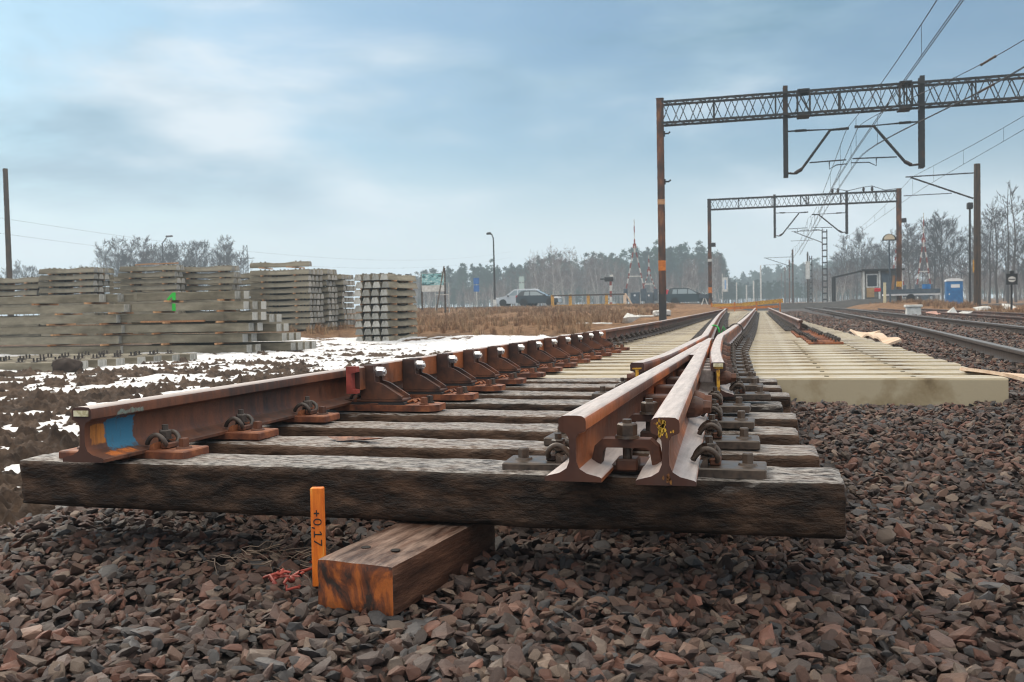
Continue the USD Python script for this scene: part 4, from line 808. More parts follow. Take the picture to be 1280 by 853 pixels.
obj('orange_band', MB().box(-3.74, -3.46, G2 - .127, G2 + .127, 1.55, 2.0), m_orange, mp); obj('orange_band', MB().box(9.97, 10.33, G2 - .137, G2 + .137, 1.7, 2.1), m_yellow, mq); obj('white_mark', MB().box(-3.74, -3.46, G2 - .128, G2 + .128, 4.0, 4.2), m_white, mp)
for x, zz in ((-3.3, 5.3), (10.5, 6.6)): obj('bracket', MB().box(x - .16, x + .16, G2 - .1, G2 + .1, zz - .16, zz + .16), m_truss, mp if x < 0 else mq)
truss(g, -3.5, 10.0, G2, 8.03, 8.80, n=38); hanger(g, 1.3, G2, 8.95, 5.66); hanger(g, 6.5, G2, 8.95, 5.75)
obj('joint_frame', MB().bar((3.2, G2 - .34, 8.03), (3.2, G2 - .34, 8.8), .08).bar((3.75, G2 - .34, 8.03), (3.75, G2 - .34, 8.8), .08).bar((3.2, G2 - .34, 8.8), (3.75, G2 - .34, 8.03), .06), m_truss, g)
cantilever(g, 1.3, G2, 5.7, 3.75, 7.5, 3.1, 6.3, 3.7); cantilever(g, 6.5, G2, 5.78, 4.0, 7.3, 4.5, 6.3, 4.1)
for x in (5.5, 5.9, 7.7, 8.3): obj('insulator', MB().tube([(x, G2, 8.84), (x, G2, 9.0), (x, G2, 9.2)], [.05, .10, .07], 8), m_insul, g)
obj('jumper_wire', MB().tube([(5.5, G2, 9.2), (6.6, G2, 8.98), (7.7, G2, 9.2), (8.3, G2, 9.25), (9.2, G2, 8.9), (10.0, G2, 8.95)], .025, 5), m_wire, g)
# single mast on the right
def single_mast(label, x, y, z0, z1, w, side, reach, zt, lattice=False, mat_=None):
    t = thing('catenary_mast', label, 'mast')
    if lattice:
        b = MB()
        for sx in (-1, 1): b.box(x + sx * w / 2 - .05, x + sx * w / 2 + .05, y - .06, y + .06, z0, z1)
        n = int((z1 - z0) / .7)
        for k in range(n): b.box(x - w / 2, x + w / 2, y - .055, y + .055, z0 + k * .7 + .55, z0 + k * .7 + .70)
        obj('mast_post', b, mat_ or m_truss, t)
    else: obj('mast_post', MB().tube([(x, y, z0), (x, y, z1)], [w / 2, w * .42], 10), mat_ or m_mast, t)
    if reach:
        xt = x + side * reach
        obj('strut', MB().tube([(x + side * .2, y, zt - 1.35), (x + side * reach * .93, y, zt + .02)], .05, 6), m_truss, t)
        obj('stay', MB().tube([(x, y, zt + .08), (x + side * .5, y, zt + .08), (xt, y, zt + .05)], [.03, .04, .035], 6), m_truss, t)
        obj('steady_arm', MB().tube([(x + side * reach * .35, y, zt - 1.0), (xt + side * .1, y, zt - 1.02)], .025, 5), m_truss, t)
    return t
m_pole = noisy('brown_pole', [(.3, (.03, .02, .014)), (.7, (.085, .055, .035))], scale=(4, 4, .6), freq=3, rough=(.6, .9))
ms = single_mast('thick brown catenary mast with a bracket arm to its left at the right edge', 12.0, 57.2, .2, 8.3, .40, -1, 3.75, 7.72, mat_=m_pole)
obj('yellow_plate', MB().box(11.74, 11.80, 56.98, 57.05, 2.2, 2.9), m_yellow, ms)
single_mast('lattice catenary mast beyond the farther gantry, right of the far masts', 7.4, 110.9, .3, 8.9, .5, -1, 3.6, 8.75, True)
single_mast('slim lattice mast beside the white-headed pole in the far distance', 6.15, 116, .3, 6.2, .25, -1, 0, 5, True)
wp_ = thing('signal_post', 'rust-brown pole with a tall white panel at its head in the far distance', 'signal post', (5.75, 115, .3))
obj('post', MB().box(-.09, .09, -.09, .09, 0, 6.0), m_pole, wp_); obj('white_panel', MB().box(-.24, .24, -.13, -.095, 3.1, 5.2, .02), m_white, wp_); obj('finial', MB().cyl((0, 0, 6.0), (0, 0, 6.35), .12, 8, .05), m_truss, wp_)
far_words = ['nearest', 'second', 'third', 'fourth', 'last']
for k, (px, y, top) in enumerate(((3.6, 145, 8.6), (4.4, 185, 8.8), (4.8, 230, 9), (5.2, 280, 9.2), (5.4, 340, 9.4))):
    single_mast(f'{far_words[k]} of the thin catenary masts fading into the haze down the line', px + 1.5, y, .3, top, .30, -1, 4.2 if k == 0 else 0, top - 1.2)
for k, (x, y, h) in enumerate(((.6, 200, 8.2), (-.9, 210, 5.2), (-2.6, 225, 4.6), (-5.2, 240, 5.6))):
    tag(obj('white_post', MB().box(x - .14, x + .14, y - .1, y + .1, .3, .3 + h), m_white), f'{["tallest pale post", "second pale post from the right", "third pale post from the right", "leftmost pale post"][k]} in the haze beyond the orange barrier', 'post')

# contact lines: messenger, contact wires and droppers, each set one thing
def catenary(label, xs_, zm, zc, sup, double=False, drop=6.0):
    """xs_: control points (y, x); zm / zc heights of messenger and contact wire; sup: y of the supports"""
    t = thing('overhead_wire', label, 'overhead wire'); f = PchipInterpolator([a for a, _ in xs_], [b for _, b in xs_])
    y0, y1 = xs_[0][0], xs_[-1][0]; Y = np.concatenate([np.arange(y0, min(80, y1), 1.0), np.arange(80, y1, 4.0)]); sup = np.array(sup, float)
    def sag(y):
        k = np.clip(np.searchsorted(sup, y) - 1, 0, len(sup) - 2); u = np.clip((y - sup[k]) / (sup[k + 1] - sup[k]), 0, 1); return 4 * u * (1 - u)
    ZM = zm - .62 * sag(Y); obj('messenger_wire', MB().tube(np.stack([f(Y), Y, ZM], -1), .012, 4), m_wire, t)
    for o in ((-.022, .022) if double else (0,)): obj('contact_wire', MB().tube(np.stack([f(Y) + o, Y, zc + 0 * Y], -1), .011, 4), m_wire, t)
    for y in np.arange(sup[0] + drop / 2, min(y1, 110), drop):
        obj('dropper', MB().tube([(float(f(y)), y, zm - .62 * float(sag(np.array([y]))[0])), (float(f(y)), y, zc)], .006, 4), m_wire, t)
    return t, f
catenary('steepest pair of overhead wires rising to the top edge from the left bracket', [(8, 3.55), (20, 3.36), (36.3, 3.22), (73.6, 3.75), (145, 4.2), (340, 5.6)], 7.08, 5.80, [0, 36.3, 73.6, 110.9, 145, 185, 230, 280, 340], True)
t2, f2 = catenary('overhead wires passing behind the nearer beam with a dark insulator in them', [(8, 8.0), (24, 5.75), (36.3, 3.62), (73.6, 4.05), (110.9, 4.6)], 7.12, 5.94, [0, 36.3, 73.6, 110.9], True)
for yy, zz in ((25.2, 6.59), (25.3, 5.94)): obj('insulator', MB().tube([(float(f2(yy + q)), yy + q, zz) for q in (-.42, -.38, -.3, .3, .38, .42)], [.015, .04, .03, .03, .04, .015], 6), m_insul, t2)
catenary('lowest pair of overhead wires leading to the thick brown mast', [(10, 9.9), (36, 9.2), (57.2, 8.6), (110, 9.4)], 7.75, 6.70, [0, 57.2, 110])

# ------------------------------------------------------------------ road, cars, crossing
zroad = lambda x: .80 + 0 * x
m_asphalt = noisy('asphalt', [(.3, (.045, .044, .043)), (.7, (.075, .072, .07))], freq=3, rough=(.7, .9), coord='world')
rx = np.linspace(-140, 60, 101); ryc = 86.5 + 0 * rx; rz0 = np.where((rx > -3.4) & (rx < 7.5), .62, np.where(rx > 13, .22, .84))
rv = np.concatenate([np.stack([rx, ryc - 3.1, rz0], -1), np.stack([rx, ryc + 3.1, rz0], -1), np.stack([rx, ryc - 4.2, rz0 - .9], -1), np.stack([rx, ryc + 4.2, rz0 - .9], -1)])
k = np.arange(100); rf = np.vstack([np.stack([k, k + 1, k + 102, k + 101], -1), np.stack([k + 202, k + 203, k + 1, k], -1), np.stack([k + 101, k + 102, k + 304, k + 303], -1)])
obj('road', (rv, rf), m_asphalt, kind='structure')
m_glass = mat('car_glass', (.22, .27, .29), .12, 0, .8); m_tyre = mat('tyre', (.012, .012, .013), .8); m_rim = mat('wheel_rim', (.55, .56, .58), .35, .7); m_lamp_r = mat('tail_lamp', (.50, .02, .03), .3); m_lamp_w = mat('head_lamp', (.75, .76, .78), .15); m_trim = mat('black_trim', (.015, .015, .016), .6)  # car glass: reflected and see-through brightness is painted into its grey base
def car(label, x, y, z, L, H, body, roof, windows, paint, lampx, facing=1, group=None):
    """side profile in metres from the rear (0) to the front (L); body: lower outline, roof: cabin outline; facing 1 = drives towards +x"""
    t = thing('parked_car', label, 'car', (x, y, z), 0 if facing > 0 else PI)
    c = trimesh.creation.extrude_polygon(Polygon(body), 1.0, engine='earcut')
    def loft(poly, hw0, hw1, z0, z1, name, mt, parent=t, grow=0.0):
        m = trimesh.creation.extrude_polygon(Polygon(poly), 2.0, engine='earcut'); v = np.array(m.vertices); s = v[:, 2] - 1.0
        hw = hw0 + (hw1 - hw0) * np.clip((v[:, 1] - z0) / (z1 - z0), 0, 1) + grow
        return obj(name, (np.stack([v[:, 0], s * hw, v[:, 1]], -1), m.faces[:, ::-1]), mt, parent, 30)
    bd = loft(body, .86, .82, .3, .95, 'body', paint); loft(roof, .80, .60, .9, H, 'cabin', paint)
    for q in windows: loft(q, .80, .60, .9, H, 'side_window', m_glass, grow=.006)
    for wx in (L * .185, L * .80):
        for sy in (-1, 1):
            w = thing('wheel', loc=(wx, sy * .74, .31), parent=t)
            obj('tyre', MB().cyl((0, -.10, 0), (0, .10, 0), .31, 20), m_tyre, w, 30); obj('rim', MB().cyl((0, -.106, 0), (0, .106, 0), .20, 14), m_rim, w, 30)
            obj('wheel_arch', MB().cyl((wx, sy * .868, .33), (wx, sy * .60, .33), .375, 18), m_trim, t, 30)
    for sy in (-.6, .6):
        obj('tail_light', MB().box(lampx[0] - .02, lampx[0] + .14, sy - .22, sy + .22, lampx[1], lampx[2], .02), m_lamp_r, t)
        obj('headlight', MB().box(L - .50, L - .06, sy - .24, sy + .24, lampx[3] - .02, lampx[3] + .13, .03), m_lamp_w, t)
    for sy in (-.9, .9): obj('mirror', MB().box(L * .66, L * .70, sy - .08, sy + .08, .95, 1.08, .02), m_trim, t)
    return t
p_dark = mat('dark_car_paint', (.012, .018, .022), .25, 0, .6, coat_weight=.6); p_silver = mat('silver_car_paint', (.50, .53, .56), .35, .3); p_green = mat('dark_green_car_paint', (.012, .022, .024), .25, 0, .6, coat_weight=.6)
car('silver estate car partly hidden behind the dark hatchback on the road', -20.6, 88.0, .84, 4.5, 1.68, [(0, .35), (0.02, .95), (.3, 1.02), (3.3, 1.0), (4.2, .86), (4.48, .62), (4.5, .32), (3.9, .26), (.3, .26)], [(.05, .98), (.25, 1.60), (.5, 1.68), (2.5, 1.66), (3.35, .99)], [[(.35, 1.04), (.42, 1.52), (1.2, 1.56), (1.2, 1.04)], [(1.28, 1.04), (1.28, 1.56), (2.1, 1.56), (2.1, 1.04)], [(2.18, 1.04), (2.18, 1.55), (2.5, 1.54), (3.1, 1.03)]], p_silver, (0.0, .8, 1.3, .72), -1)
car('dark hatchback with a red tail light standing in front of the silver estate', -22.15, 85.2, .84, 4.1, 1.46, [(0, .35), (.02, .90), (.25, .98), (2.9, .94), (3.7, .84), (4.05, .62), (4.1, .30), (3.6, .24), (.3, .24)], [(.05, .94), (.45, 1.38), (.8, 1.46), (2.0, 1.44), (3.0, .93)], [[(.75, .98), (.82, 1.34), (1.28, 1.36), (1.28, .98)], [(1.36, .98), (1.36, 1.36), (2.0, 1.34), (2.65, .98)]], p_dark, (0.0, .72, 1.0, .68))
car('dark green people carrier with tall red tail lights beside the far gantry mast', -8.35, 88.4, .66, 4.3, 1.60, [(0, .35), (.02, 1.0), (.2, 1.05), (3.0, .98), (3.9, .84), (4.25, .60), (4.3, .30), (3.8, .25), (.3, .25)], [(.05, 1.0), (.35, 1.54), (.7, 1.60), (2.0, 1.57), (3.25, .97)], [[(.55, 1.04), (.62, 1.46), (1.0, 1.48), (1.0, 1.04)], [(1.08, 1.04), (1.08, 1.48), (1.95, 1.47), (1.95, 1.03)], [(2.03, 1.03), (2.03, 1.46), (2.15, 1.45), (2.9, 1.02)]], p_green, (0.0, .95, 1.45, .68))
# lamp, fence, signal, barriers
lp = thing('street_lamp', 'dark street lamp with a short curved arm behind the silver car', 'street lamp', (-24.2, 84.3, .7))
obj('pole', MB().tube([(0, 0, 0), (0, 0, 3.5), (-.02, 0, 6.6), (-.16, 0, 7.0)], [.11, .09, .06, .05], 8), m_truss, lp); obj('lamp_head', MB().tube([(-.14, 0, 6.98), (-.35, 0, 7.12), (-.62, 0, 7.08), (-.70, 0, 7.02)], [.05, .13, .12, .03], 8), m_truss, lp); obj('pale_base', MB().cyl((0, 0, .1), (0, 0, .8), .17, 10), m_white, lp)
fe = thing('road_railing', 'low yellow-posted railing between the dark hatchback and the crossing', 'railing', (0, 83.0, .45))
for x in np.linspace(-18.3, -11.6, 5): obj('post', MB().box(x - .13, x + .13, -.08, .08, 0, 1.35), m_yellow if x < -12 else m_plank, fe)
for zz in (1.22, .32): obj('rail', MB().box(-18.3, -11.6, -.10, -.081, zz, zz + .11), m_pole if zz > 1 else m_yellow, fe)
obj('leaning_brace', MB().bar((-11.5, -.05, 1.25), (-10.7, -.3, -.1), .10), m_plank, fe)
sg = thing('crossing_signal', 'red and white striped signal post with a dark lamp hood left of the barriers', 'signal', (-13.1, 84.4, .5))
for k in range(5): obj('post_stripe', MB().cyl((0, 0, k * .52), (0, 0, (k + 1) * .52), .11, 10), m_redpaint if k % 2 == 0 else m_white, sg)
obj('lamp_hood', MB().box(-.55, .25, -.2, .2, 2.45, 2.85, .05).box(-.95, -.55, -.12, .12, 2.62, 2.72), m_trim, sg); obj('top_cap', MB().box(-.05, .22, -.1, .1, 2.85, 3.05, .03), m_white, sg)
def barrier(label, x, y, z, h, w, parent=None):
    t = thing('level_crossing_barrier', label, 'crossing barrier', (x, y, z))
    zs_ = np.linspace(1.7, h * .62, 8)
    for s in (-1, 1):
        for k in range(7):
            a, b = [(s * w * (1 - .82 * (zz - 1.7) / (h * .62 - 1.7)), 0, zz) for zz in zs_[k:k + 2]]
            obj('boom_stripe', MB().bar(a, b, .10, .07), m_redpaint if k % 2 == 0 else m_white, t)
    zt = np.linspace(h * .62, h, 6)
    for k in range(5): obj('boom_stripe', MB().bar((0, 0, zt[k]), (0, 0, zt[k + 1]), .13 - .015 * k), m_white if k % 2 == 0 else m_redpaint, t)
    obj('cross_bar', MB().bar((-w * .72, 0, 1.7 + (h * .62 - 1.7) * .34), (w * .72, 0, 1.7 + (h * .62 - 1.7) * .34), .10), m_white, t); obj('red_plate', MB().box(-.16, .16, -.06, .06, h * .67, h * .72), m_redpaint, t)
    [obj('counterweight', MB().box(q - .17, q + .17, -.3, .3, .5, 1.7, .04), m_bluegrey, t) for q in (-w - .05, w + .05)]
    obj('drive_box', MB().box(-.42, .42, -.35, .35, 0, 1.35, .05), m_bluegrey, t); obj('lamp', MB().cyl((0, -.37, 1.05), (0, -.35, 1.05), .1, 10), m_lamp_w, t)
    return t
m_bluegrey = noisy('blue_grey_paint', [(.3, (.05, .07, .09)), (.7, (.09, .12, .15))], freq=4, rough=(.5, .7))
barrier('tall raised red and white barrier, left of the pair by the rusty mast', -11.35, 88.3, .6, 8.3, .85); barrier('short raised red and white barrier, right of the pair by the rusty mast', -10.5, 92.6, .6, 5.1, .62)
barrier('raised barrier beside the blue toilet, with a red box at its foot', 15.6, 97, .5, 8.6, .6); barrier('shorter raised barrier between the hut and the blue toilet', 13.6, 100, .5, 7.4, .62)
# barrier across the closed track, banner, boards
ob = thing('track_barrier', 'yellow-orange plank barrier closing off the far end of the new track', 'barrier', (-3.3, 63, .28))
obj('lower_plank', MB().bar((0, 0, .10), (4.6, 0, .16), .06, .16), m_orange, ob); obj('upper_plank', MB().bar((.3, .1, .32), (2.4, .1, .34), .06, .2), m_yellow, ob); obj('upper_plank', MB().bar((2.3, .05, .34), (4.9, .05, .55), .06, .26), m_yellow, ob)
for x in (.3, 1.8, 3.2, 4.7): obj('leg', MB().bar((x, 0, -.3), (x, 0, .5), .09), m_orange, ob)
fl = thing('banner', 'white banner with a pale blue stripe on a pole, right of the far gantry mast', 'banner', (-3.1, 92.5, .5))
obj('pole', MB().cyl((-.25, 0, 0), (-.25, 0, 3.1), .035, 8), m_white, fl); obj('cloth', MB().box(-.24, .28, -.012, .012, 1.35, 2.75), m_white, fl); obj('stripe', MB().box(-.04, .10, -.016, -.0125, 1.6, 2.5), mat('pale_blue', (.25, .42, .68), .6), fl)
wd = thing('white_trestle', 'white trestle with a striped board beside the end of the orange barrier', 'trestle', (-4.0, 72, .3))
obj('leg', MB().bar((-.3, 0, 0), (.05, 0, 1.0), .07), m_white, wd); obj('leg', MB().bar((.4, 0, 0), (.05, 0, 1.0), .07), m_white, wd); obj('board', MB().box(-.35, .35, -.06, -.03, .85, 1.15), m_bluegrey, wd)
bb = thing('billboard', 'teal and white billboard on two posts beyond the end-on stack', 'billboard', (-22.05, 61.2, .1))
for x in (-.86, .86): obj('post', MB().box(x - .05, x + .05, -.05, .05, 0, 3.5 if x > 0 else 3.15), m_pole, bb)
bp = obj('panel', MB().box(-.84, .84, -.085, -.055, 1.85, 3.15), m_white, bb)
obj('teal_print', MB().box(-.82, .82, -.089, -.0852, 2.3, 3.13), noisy('teal_print_ink', [(.40, (.05, .12, .13)), (.47, (.20, .45, .48)), (.62, (.32, .58, .60)), (.68, (.62, .74, .74))], scale=(1, 1, 2.2), freq=3.2, detail=6, rough=(.4, .6), bump=0), bp)
obj('stay_pole', MB().cyl((1.0, -2.6, 0), (.86, -.1, 3.6), .05, 8), m_pole, bb)
for k, (x, y, h, lb, c) in enumerate(((-25.5, 84, 2.9, 'blue road sign on a thin grey post right of the billboard', (.05, .16, .42)), (-24.3, 92, 3.2, 'pale rectangular road sign left of the silver car', (.45, .55, .52)), (-21.6, 60, 2.2, 'thin open wire frame beside the billboard', (.3, .3, .3)))):
    t = thing('road_sign' if k < 2 else 'wire_frame', lb, 'sign' if k < 2 else 'frame', (x + [-.4, 0.8, .6][k], y, .2))
    if k < 2: obj('post', MB().cyl((0, 0, 0), (0, 0, h + .4), .04, 8), m_white, t); obj('plate', MB().box(-.28, .28, -.06, -.04, h - .1, h + .5), mat(f'sign_colour_{k}', c, .5), t); obj('plate', MB().box(-.28, .28, -.06, -.04, h - .8, h - .2), LK + f'sign_colour_{k}', t)
    else: obj('frame', MB().tube([(-.5, 0, 0), (-.5, 0, 2.3), (.5, 0, 2.3), (.5, 0, 0)], .02, 5).tube([(-.5, 0, 1.5), (.5, 0, 1.5)], .02, 5), m_white, t)

# ------------------------------------------------------------------ the right-hand side
m_hut = noisy('hut_render', [(.3, (.10, .095, .085)), (.7, (.19, .18, .16))], freq=2, rough=(.7, .9)); m_hutwin = mat('dark_window', (.012, .014, .018), .12, 0, .7); m_ply = noisy('plywood', [(.3, (.33, .19, .08)), (.7, (.48, .30, .14))], freq=3, rough=(.6, .9))
hut = thing('crossing_hut', 'low flat-roofed crossing keeper hut with a dark window over a plywood panel', 'hut', (8.9, 86.6, .85))
obj('wall', MB().box(.25, 3.15, .0, 3.0, 0, 2.45), m_hut, hut)
rf_ = obj('roof', MB().box(-.05, 3.45, -.35, 3.2, 2.453, 2.62), m_trim, hut)
for a, b in ((.05, .20), (1.35, 1.5), (3.18, 3.3)): obj('corner_post', MB().box(a, b, -.12, .03, 0, 2.45), m_white, hut)
wn = obj('window', MB().box(.42, 1.22, -.02, .02, 1.1, 2.1), m_hutwin, hut); obj('frame', MB().box(.34, .42, -.05, .0, 1.0, 2.2).box(1.22, 1.30, -.05, .0, 1.0, 2.2).box(.42, 1.22, -.05, .0, 2.1, 2.2).box(.42, 1.22, -.05, .0, 1.0, 1.1), m_white, wn)
obj('plywood_panel', MB().box(.36, 1.0, -.06, -.003, .15, .97), m_ply, hut); obj('dark_panel', MB().box(1.6, 2.4, -.04, -.003, .3, 2.2), m_bluegrey, hut); obj('pale_board', MB().bar((2.45, -.1, .55), (2.62, -.1, 2.0), .20, .03), m_lath, hut); obj('dark_panel', MB().box(2.75, 3.1, -.04, -.003, .3, 2.2), m_bluegrey, hut)
aw = thing('pipe_frame', 'thin steel canopy frame left of the crossing keeper hut', 'frame', (6.6, 86.8, .6)); obj('post', MB().box(-.1, .1, -.1, .1, 0, 2.2), m_trim, aw); obj('top_beam', MB().bar((-.12, 0, 2.22), (2.25, 0, 2.72), .14), m_truss, aw); obj('top_beam', MB().bar((-.1, 1.6, 2.22), (2.25, 1.6, 2.72), .12), m_truss, aw); obj('post', MB().box(-.1, .1, 1.5, 1.7, 0, 2.2), m_trim, aw)
m_toilet = noisy('blue_plastic', [(.3, (.012, .11, .30)), (.7, (.02, .17, .42))], freq=3, rough=(.35, .5), bump=.1); m_toil2 = mat('white_plastic', (.72, .74, .76), .4)
to = thing('portable_toilet', 'blue portable toilet cabin with a white roof on the bank at the right', 'portable toilet', (15.75, 83.6, .06), math.radians(-4))
obj('cabin', MB().box(-.62, .62, -.6, .6, .08, 2.12, .04), m_toilet, to); obj('roof', MB().prism([(-.66, 2.12), (.66, 2.12), (.60, 2.26), (.3, 2.36), (-.3, 2.36), (-.60, 2.26)], -.64, .64, 1), m_toil2, to)
dr = obj('door', MB().box(-.50, .50, -.625, -.601, .14, 2.05, .008), m_toilet, to); obj('white_label', MB().box(-.28, .38, -.633, -.6255, 1.58, 1.86), m_toil2, dr); obj('ribs', MB().box(-.40, -.36, -.64, -.6252, .3, 1.45).box(.36, .40, -.64, -.6252, .3, 1.45), m_toilet, dr, kind='stuff'); obj('handle', MB().box(-.44, -.36, -.65, -.626, 1.0, 1.12), m_toil2, dr); obj('skid', MB().box(-.62, .62, -.62, .62, 0, .075), m_trim, to)
ss = thing('shunting_sign', 'semicircular pale sign with a dark rim on a tall post in front of the hut', 'sign', (7.65, 59.1, .6))
obj('post', MB().tube([(0, 0, 0), (-.05, 0, 3.7)], .045, 8), m_bluegrey, ss)
arc = lambda r: [(r * math.cos(t) - .05, 3.68 + r * math.sin(t)) for t in np.linspace(0, PI, 15)]
sp_ = obj('plate', MB().prism(arc(.40), -.07, -.05, 1), m_trim, ss); obj('pale_field', MB().prism([(x, z + .06) for x, z in arc(.31)], -.0735, -.0702, 1), noisy('cream_paint', [(.3, (.52, .44, .32)), (.7, (.66, .58, .44))], freq=5), sp_)
ds = thing('track_sign', 'small dark square sign with a white oval and dark bar, at right edge', 'sign', (12.0, 49.9, -.05))
obj('post', MB().cyl((0, 0, 0), (0, 0, 2.0), .05, 8), m_trim, ds); obj('base', MB().box(-.2, .2, -.15, .15, 0, .16, .03), m_trim, ds); pl = obj('plate', MB().box(-.25, .25, -.07, -.05, 1.42, 1.95), m_trim, ds); obj('white_oval', MB().prism([(.17 * math.cos(t), 1.68 + .14 * math.sin(t)) for t in np.linspace(0, 2 * PI, 20)[:-1]], -.0745, -.0702, 1), m_white, pl); obj('dark_bar', MB().box(-.15, .15, -.079, -.0747, 1.655, 1.70), m_trim, pl); obj('lamp', MB().box(-.08, .08, -.12, .06, 1.95, 2.1, .02), m_trim, ds)
sl = thing('lamp_post', 'thin lamp post with a small dark head standing left of the thick brown mast', 'lamp post', (12.6, 62, .4)); obj('pole', MB().cyl((0, 0, 0), (0, 0, 5.9), .06, 8), m_truss, sl); obj('lamp_head', MB().box(-.16, .16, -.2, .2, 5.8, 6.2, .05), m_trim, sl)
pot = thing('concrete_post_stub', 'squat pale concrete marker block with a lid beside the main track', 'marker block', (5.72, 37.9, .02)); obj('stub', MB().prism([(-.26, 0), (.26, 0), (.24, .42), (-.24, .42)], -.22, .22, 1), m_white, pot); obj('lid', MB().box(-.30, .30, -.26, .26, .42, .52, .02), m_white, pot)
brick = noisy('pink_rubble', [(.3, (.42, .22, .17)), (.7, (.60, .36, .29))], freq=5)
for k, (x, y, c, w) in enumerate(((6.45, 38.2, brick, .18), (6.75, 38.0, brick, .15), (7.15, 38.6, m_white, .20), (7.5, 38.3, m_white, .17), (-5.15, 37.8, m_white, .2), (13.2, 55, m_white, .25), (11.2, 52, m_white, .22), (12.9, 52.5, m_lath, .22))):
    h = trimesh.convex.convex_hull(np.random.default_rng(60 + k).normal(size=(16, 3)) * [w, w * .7, w * .5]); z = float(terrain(x, y)) + .12
    m = UsdGeom.Mesh(obj('rubble_piece', (np.array(h.vertices), np.array(h.faces)), c)); m.AddTranslateOp().Set(Gf.Vec3d(x, y, max(z, .12)))
    tag(m, ['pink brick lump next to the marker block', 'second pink lump right of the marker block', 'large white lump beside the pink rubble', 'rightmost white lump beside the pink rubble', 'white broken block by the foot of the nearer gantry mast', 'white lump right of the small dark sign', 'white lump left of the small dark sign', 'tan lump behind the small dark sign'][k], 'rubble')
for k, (x, y, z, s, lb) in enumerate(((-5.97, 33.8, .05, (1.5, .4, .12), 'pale concrete slab lying in the grass left of the nearer gantry mast'), (-4.9, 41.5, .22, (.8, .3, .1), 'pale slab half buried right of the nearer gantry mast'), (-4.6, 46, .3, (.8, .5, .25), 'whitish tarpaulin heap between the gantry masts'))):
    v, f = soft_box(*s, (14, 8, 4), .04); v = v + vnormals(v, f) * ((fbm(v * 3.5, 3, k) - .5) * (.3 if k == 2 else .06))[:, None]
    m = UsdGeom.Mesh(obj('slab' if k < 2 else 'tarpaulin', (v, f), m_white, smooth=True)); place(m, (x, y, z), .2 * k); tag(m, lb, 'slab' if k < 2 else 'tarpaulin')
mp_ = thing('marker_post', 'short cream marker post with a red reflector in front of the hut', 'post', (8.2, 66, .55)); obj('post', MB().box(-.08, .08, -.08, .08, 0, 1.35), m_label, mp_); obj('reflector', MB().box(-.65, -.25, -.06, .06, .75, 1.0, .03), m_lamp_r, mp_)
wb = thing('site_trailer', 'low pale flatbed trailer with a blue drum beside the hut', 'trailer', (11.3, 74, .75)); obj('bed', MB().box(-2.2, 1.6, -.7, .7, .30, .42), m_toil2, wb); obj('side_board', MB().box(-2.2, 1.6, -.72, -.70, .42, .75), m_bluegrey, wb); obj('wheel', MB().cyl((-.4, -.75, .1), (-.4, -.55, .1), .3, 14), m_tyre, wb); obj('drum', MB().cyl((.75, -.2, .42), (.75, -.2, 1.1), .3, 12), m_toilet, wb)

# ------------------------------------------------------------------ trees
m_bark = noisy('grey_brown_bark', [(.3, (.045, .034, .030)), (.7, (.095, .076, .068))], freq=3, rough=(.8, .95), bump=0, rand=.25)
m_twigs = noisy('purple_brown_twigs', [(.3, (.020, .012, .013)), (.7, (.045, .028, .028))], freq=.6, rough=(.8, .95), bump=0, rand=.25)
m_needle = [noisy(f'pine_needles_{k}', [(.3, tuple(np.array(c) * .6)), (.7, c)], freq=.5, rough=(.7, .9), bump=0, rand=.4) for k, c in enumerate(((.026, .082, .056), (.036, .092, .056), (.018, .064, .050)))]
m_birch = noisy('birch_twigs', [(.3, (.07, .032, .028)), (.7, (.13, .068, .056))], freq=.4, rough=(.8, .95), bump=0, rand=.3)
m_birchbark = noisy('birch_bark', [(.4, (.20, .19, .18)), (.6, (.38, .37, .35))], freq=2, rough=(.7, .9), bump=0, rand=.3)
def bare_tree(seed, H=16.0, spread=.30, tall=.55, dense=1.0):
    """tapered trunk with limbs, and a crown of fine twigs"""
    r = np.random.default_rng(seed); tr, cr_ = MB(), MB()
    p = np.array([0, 0, -.3]); L = [p.copy()]; a = np.array([0, 0, 1.0])
    n = 9
    for k in range(n):
        a = a + r.normal(0, .045, 3); a[2] = 1; p = p + a / np.linalg.norm(a) * H / n; L.append(p.copy())
    L = np.array(L); R0 = H * .0115; rad = np.linspace(R0, R0 * .12, len(L)); tr.tube(L, rad, 6)
    def branch(p, d, l, rd, depth):
        m = max(3, int(l / .7)); q = [p.copy()]; d = d / np.linalg.norm(d)
        for k in range(m):
            d = d + r.normal(0, .10, 3) + np.array([0, 0, .07]); d /= np.linalg.norm(d); p = p + d * l / m; q.append(p.copy())
        (tr if depth == 0 else cr_).tube(q, np.linspace(rd, max(rd * .25, .016), len(q)), 4 if depth == 0 else 3, cap=False)
        if depth < 2:
            for k in range(int((5 if depth == 0 else 4) * dense)):
                i_ = r.integers(1, len(q)); dd = d + r.normal(0, .55, 3) + [0, 0, .25]
                branch(q[i_], dd, l * r.uniform(.35, .6), max(rd * .45, .024), depth + 1)
    for k in range(int(20 * dense)):
        t = r.uniform(1 - tall, .97); i_ = t * (len(L) - 1); a0 = int(i_); pp = L[a0] + (L[min(a0 + 1, len(L) - 1)] - L[a0]) * (i_ - a0)
        az = r.uniform(0, 2 * PI); l = H * spread * (1.15 - t) * r.uniform(.7, 1.2) + .6
        branch(pp, np.array([math.cos(az), math.sin(az), r.uniform(.5, 1.1)]), l, R0 * .38 * (1.2 - t), 0)
    return tr, cr_
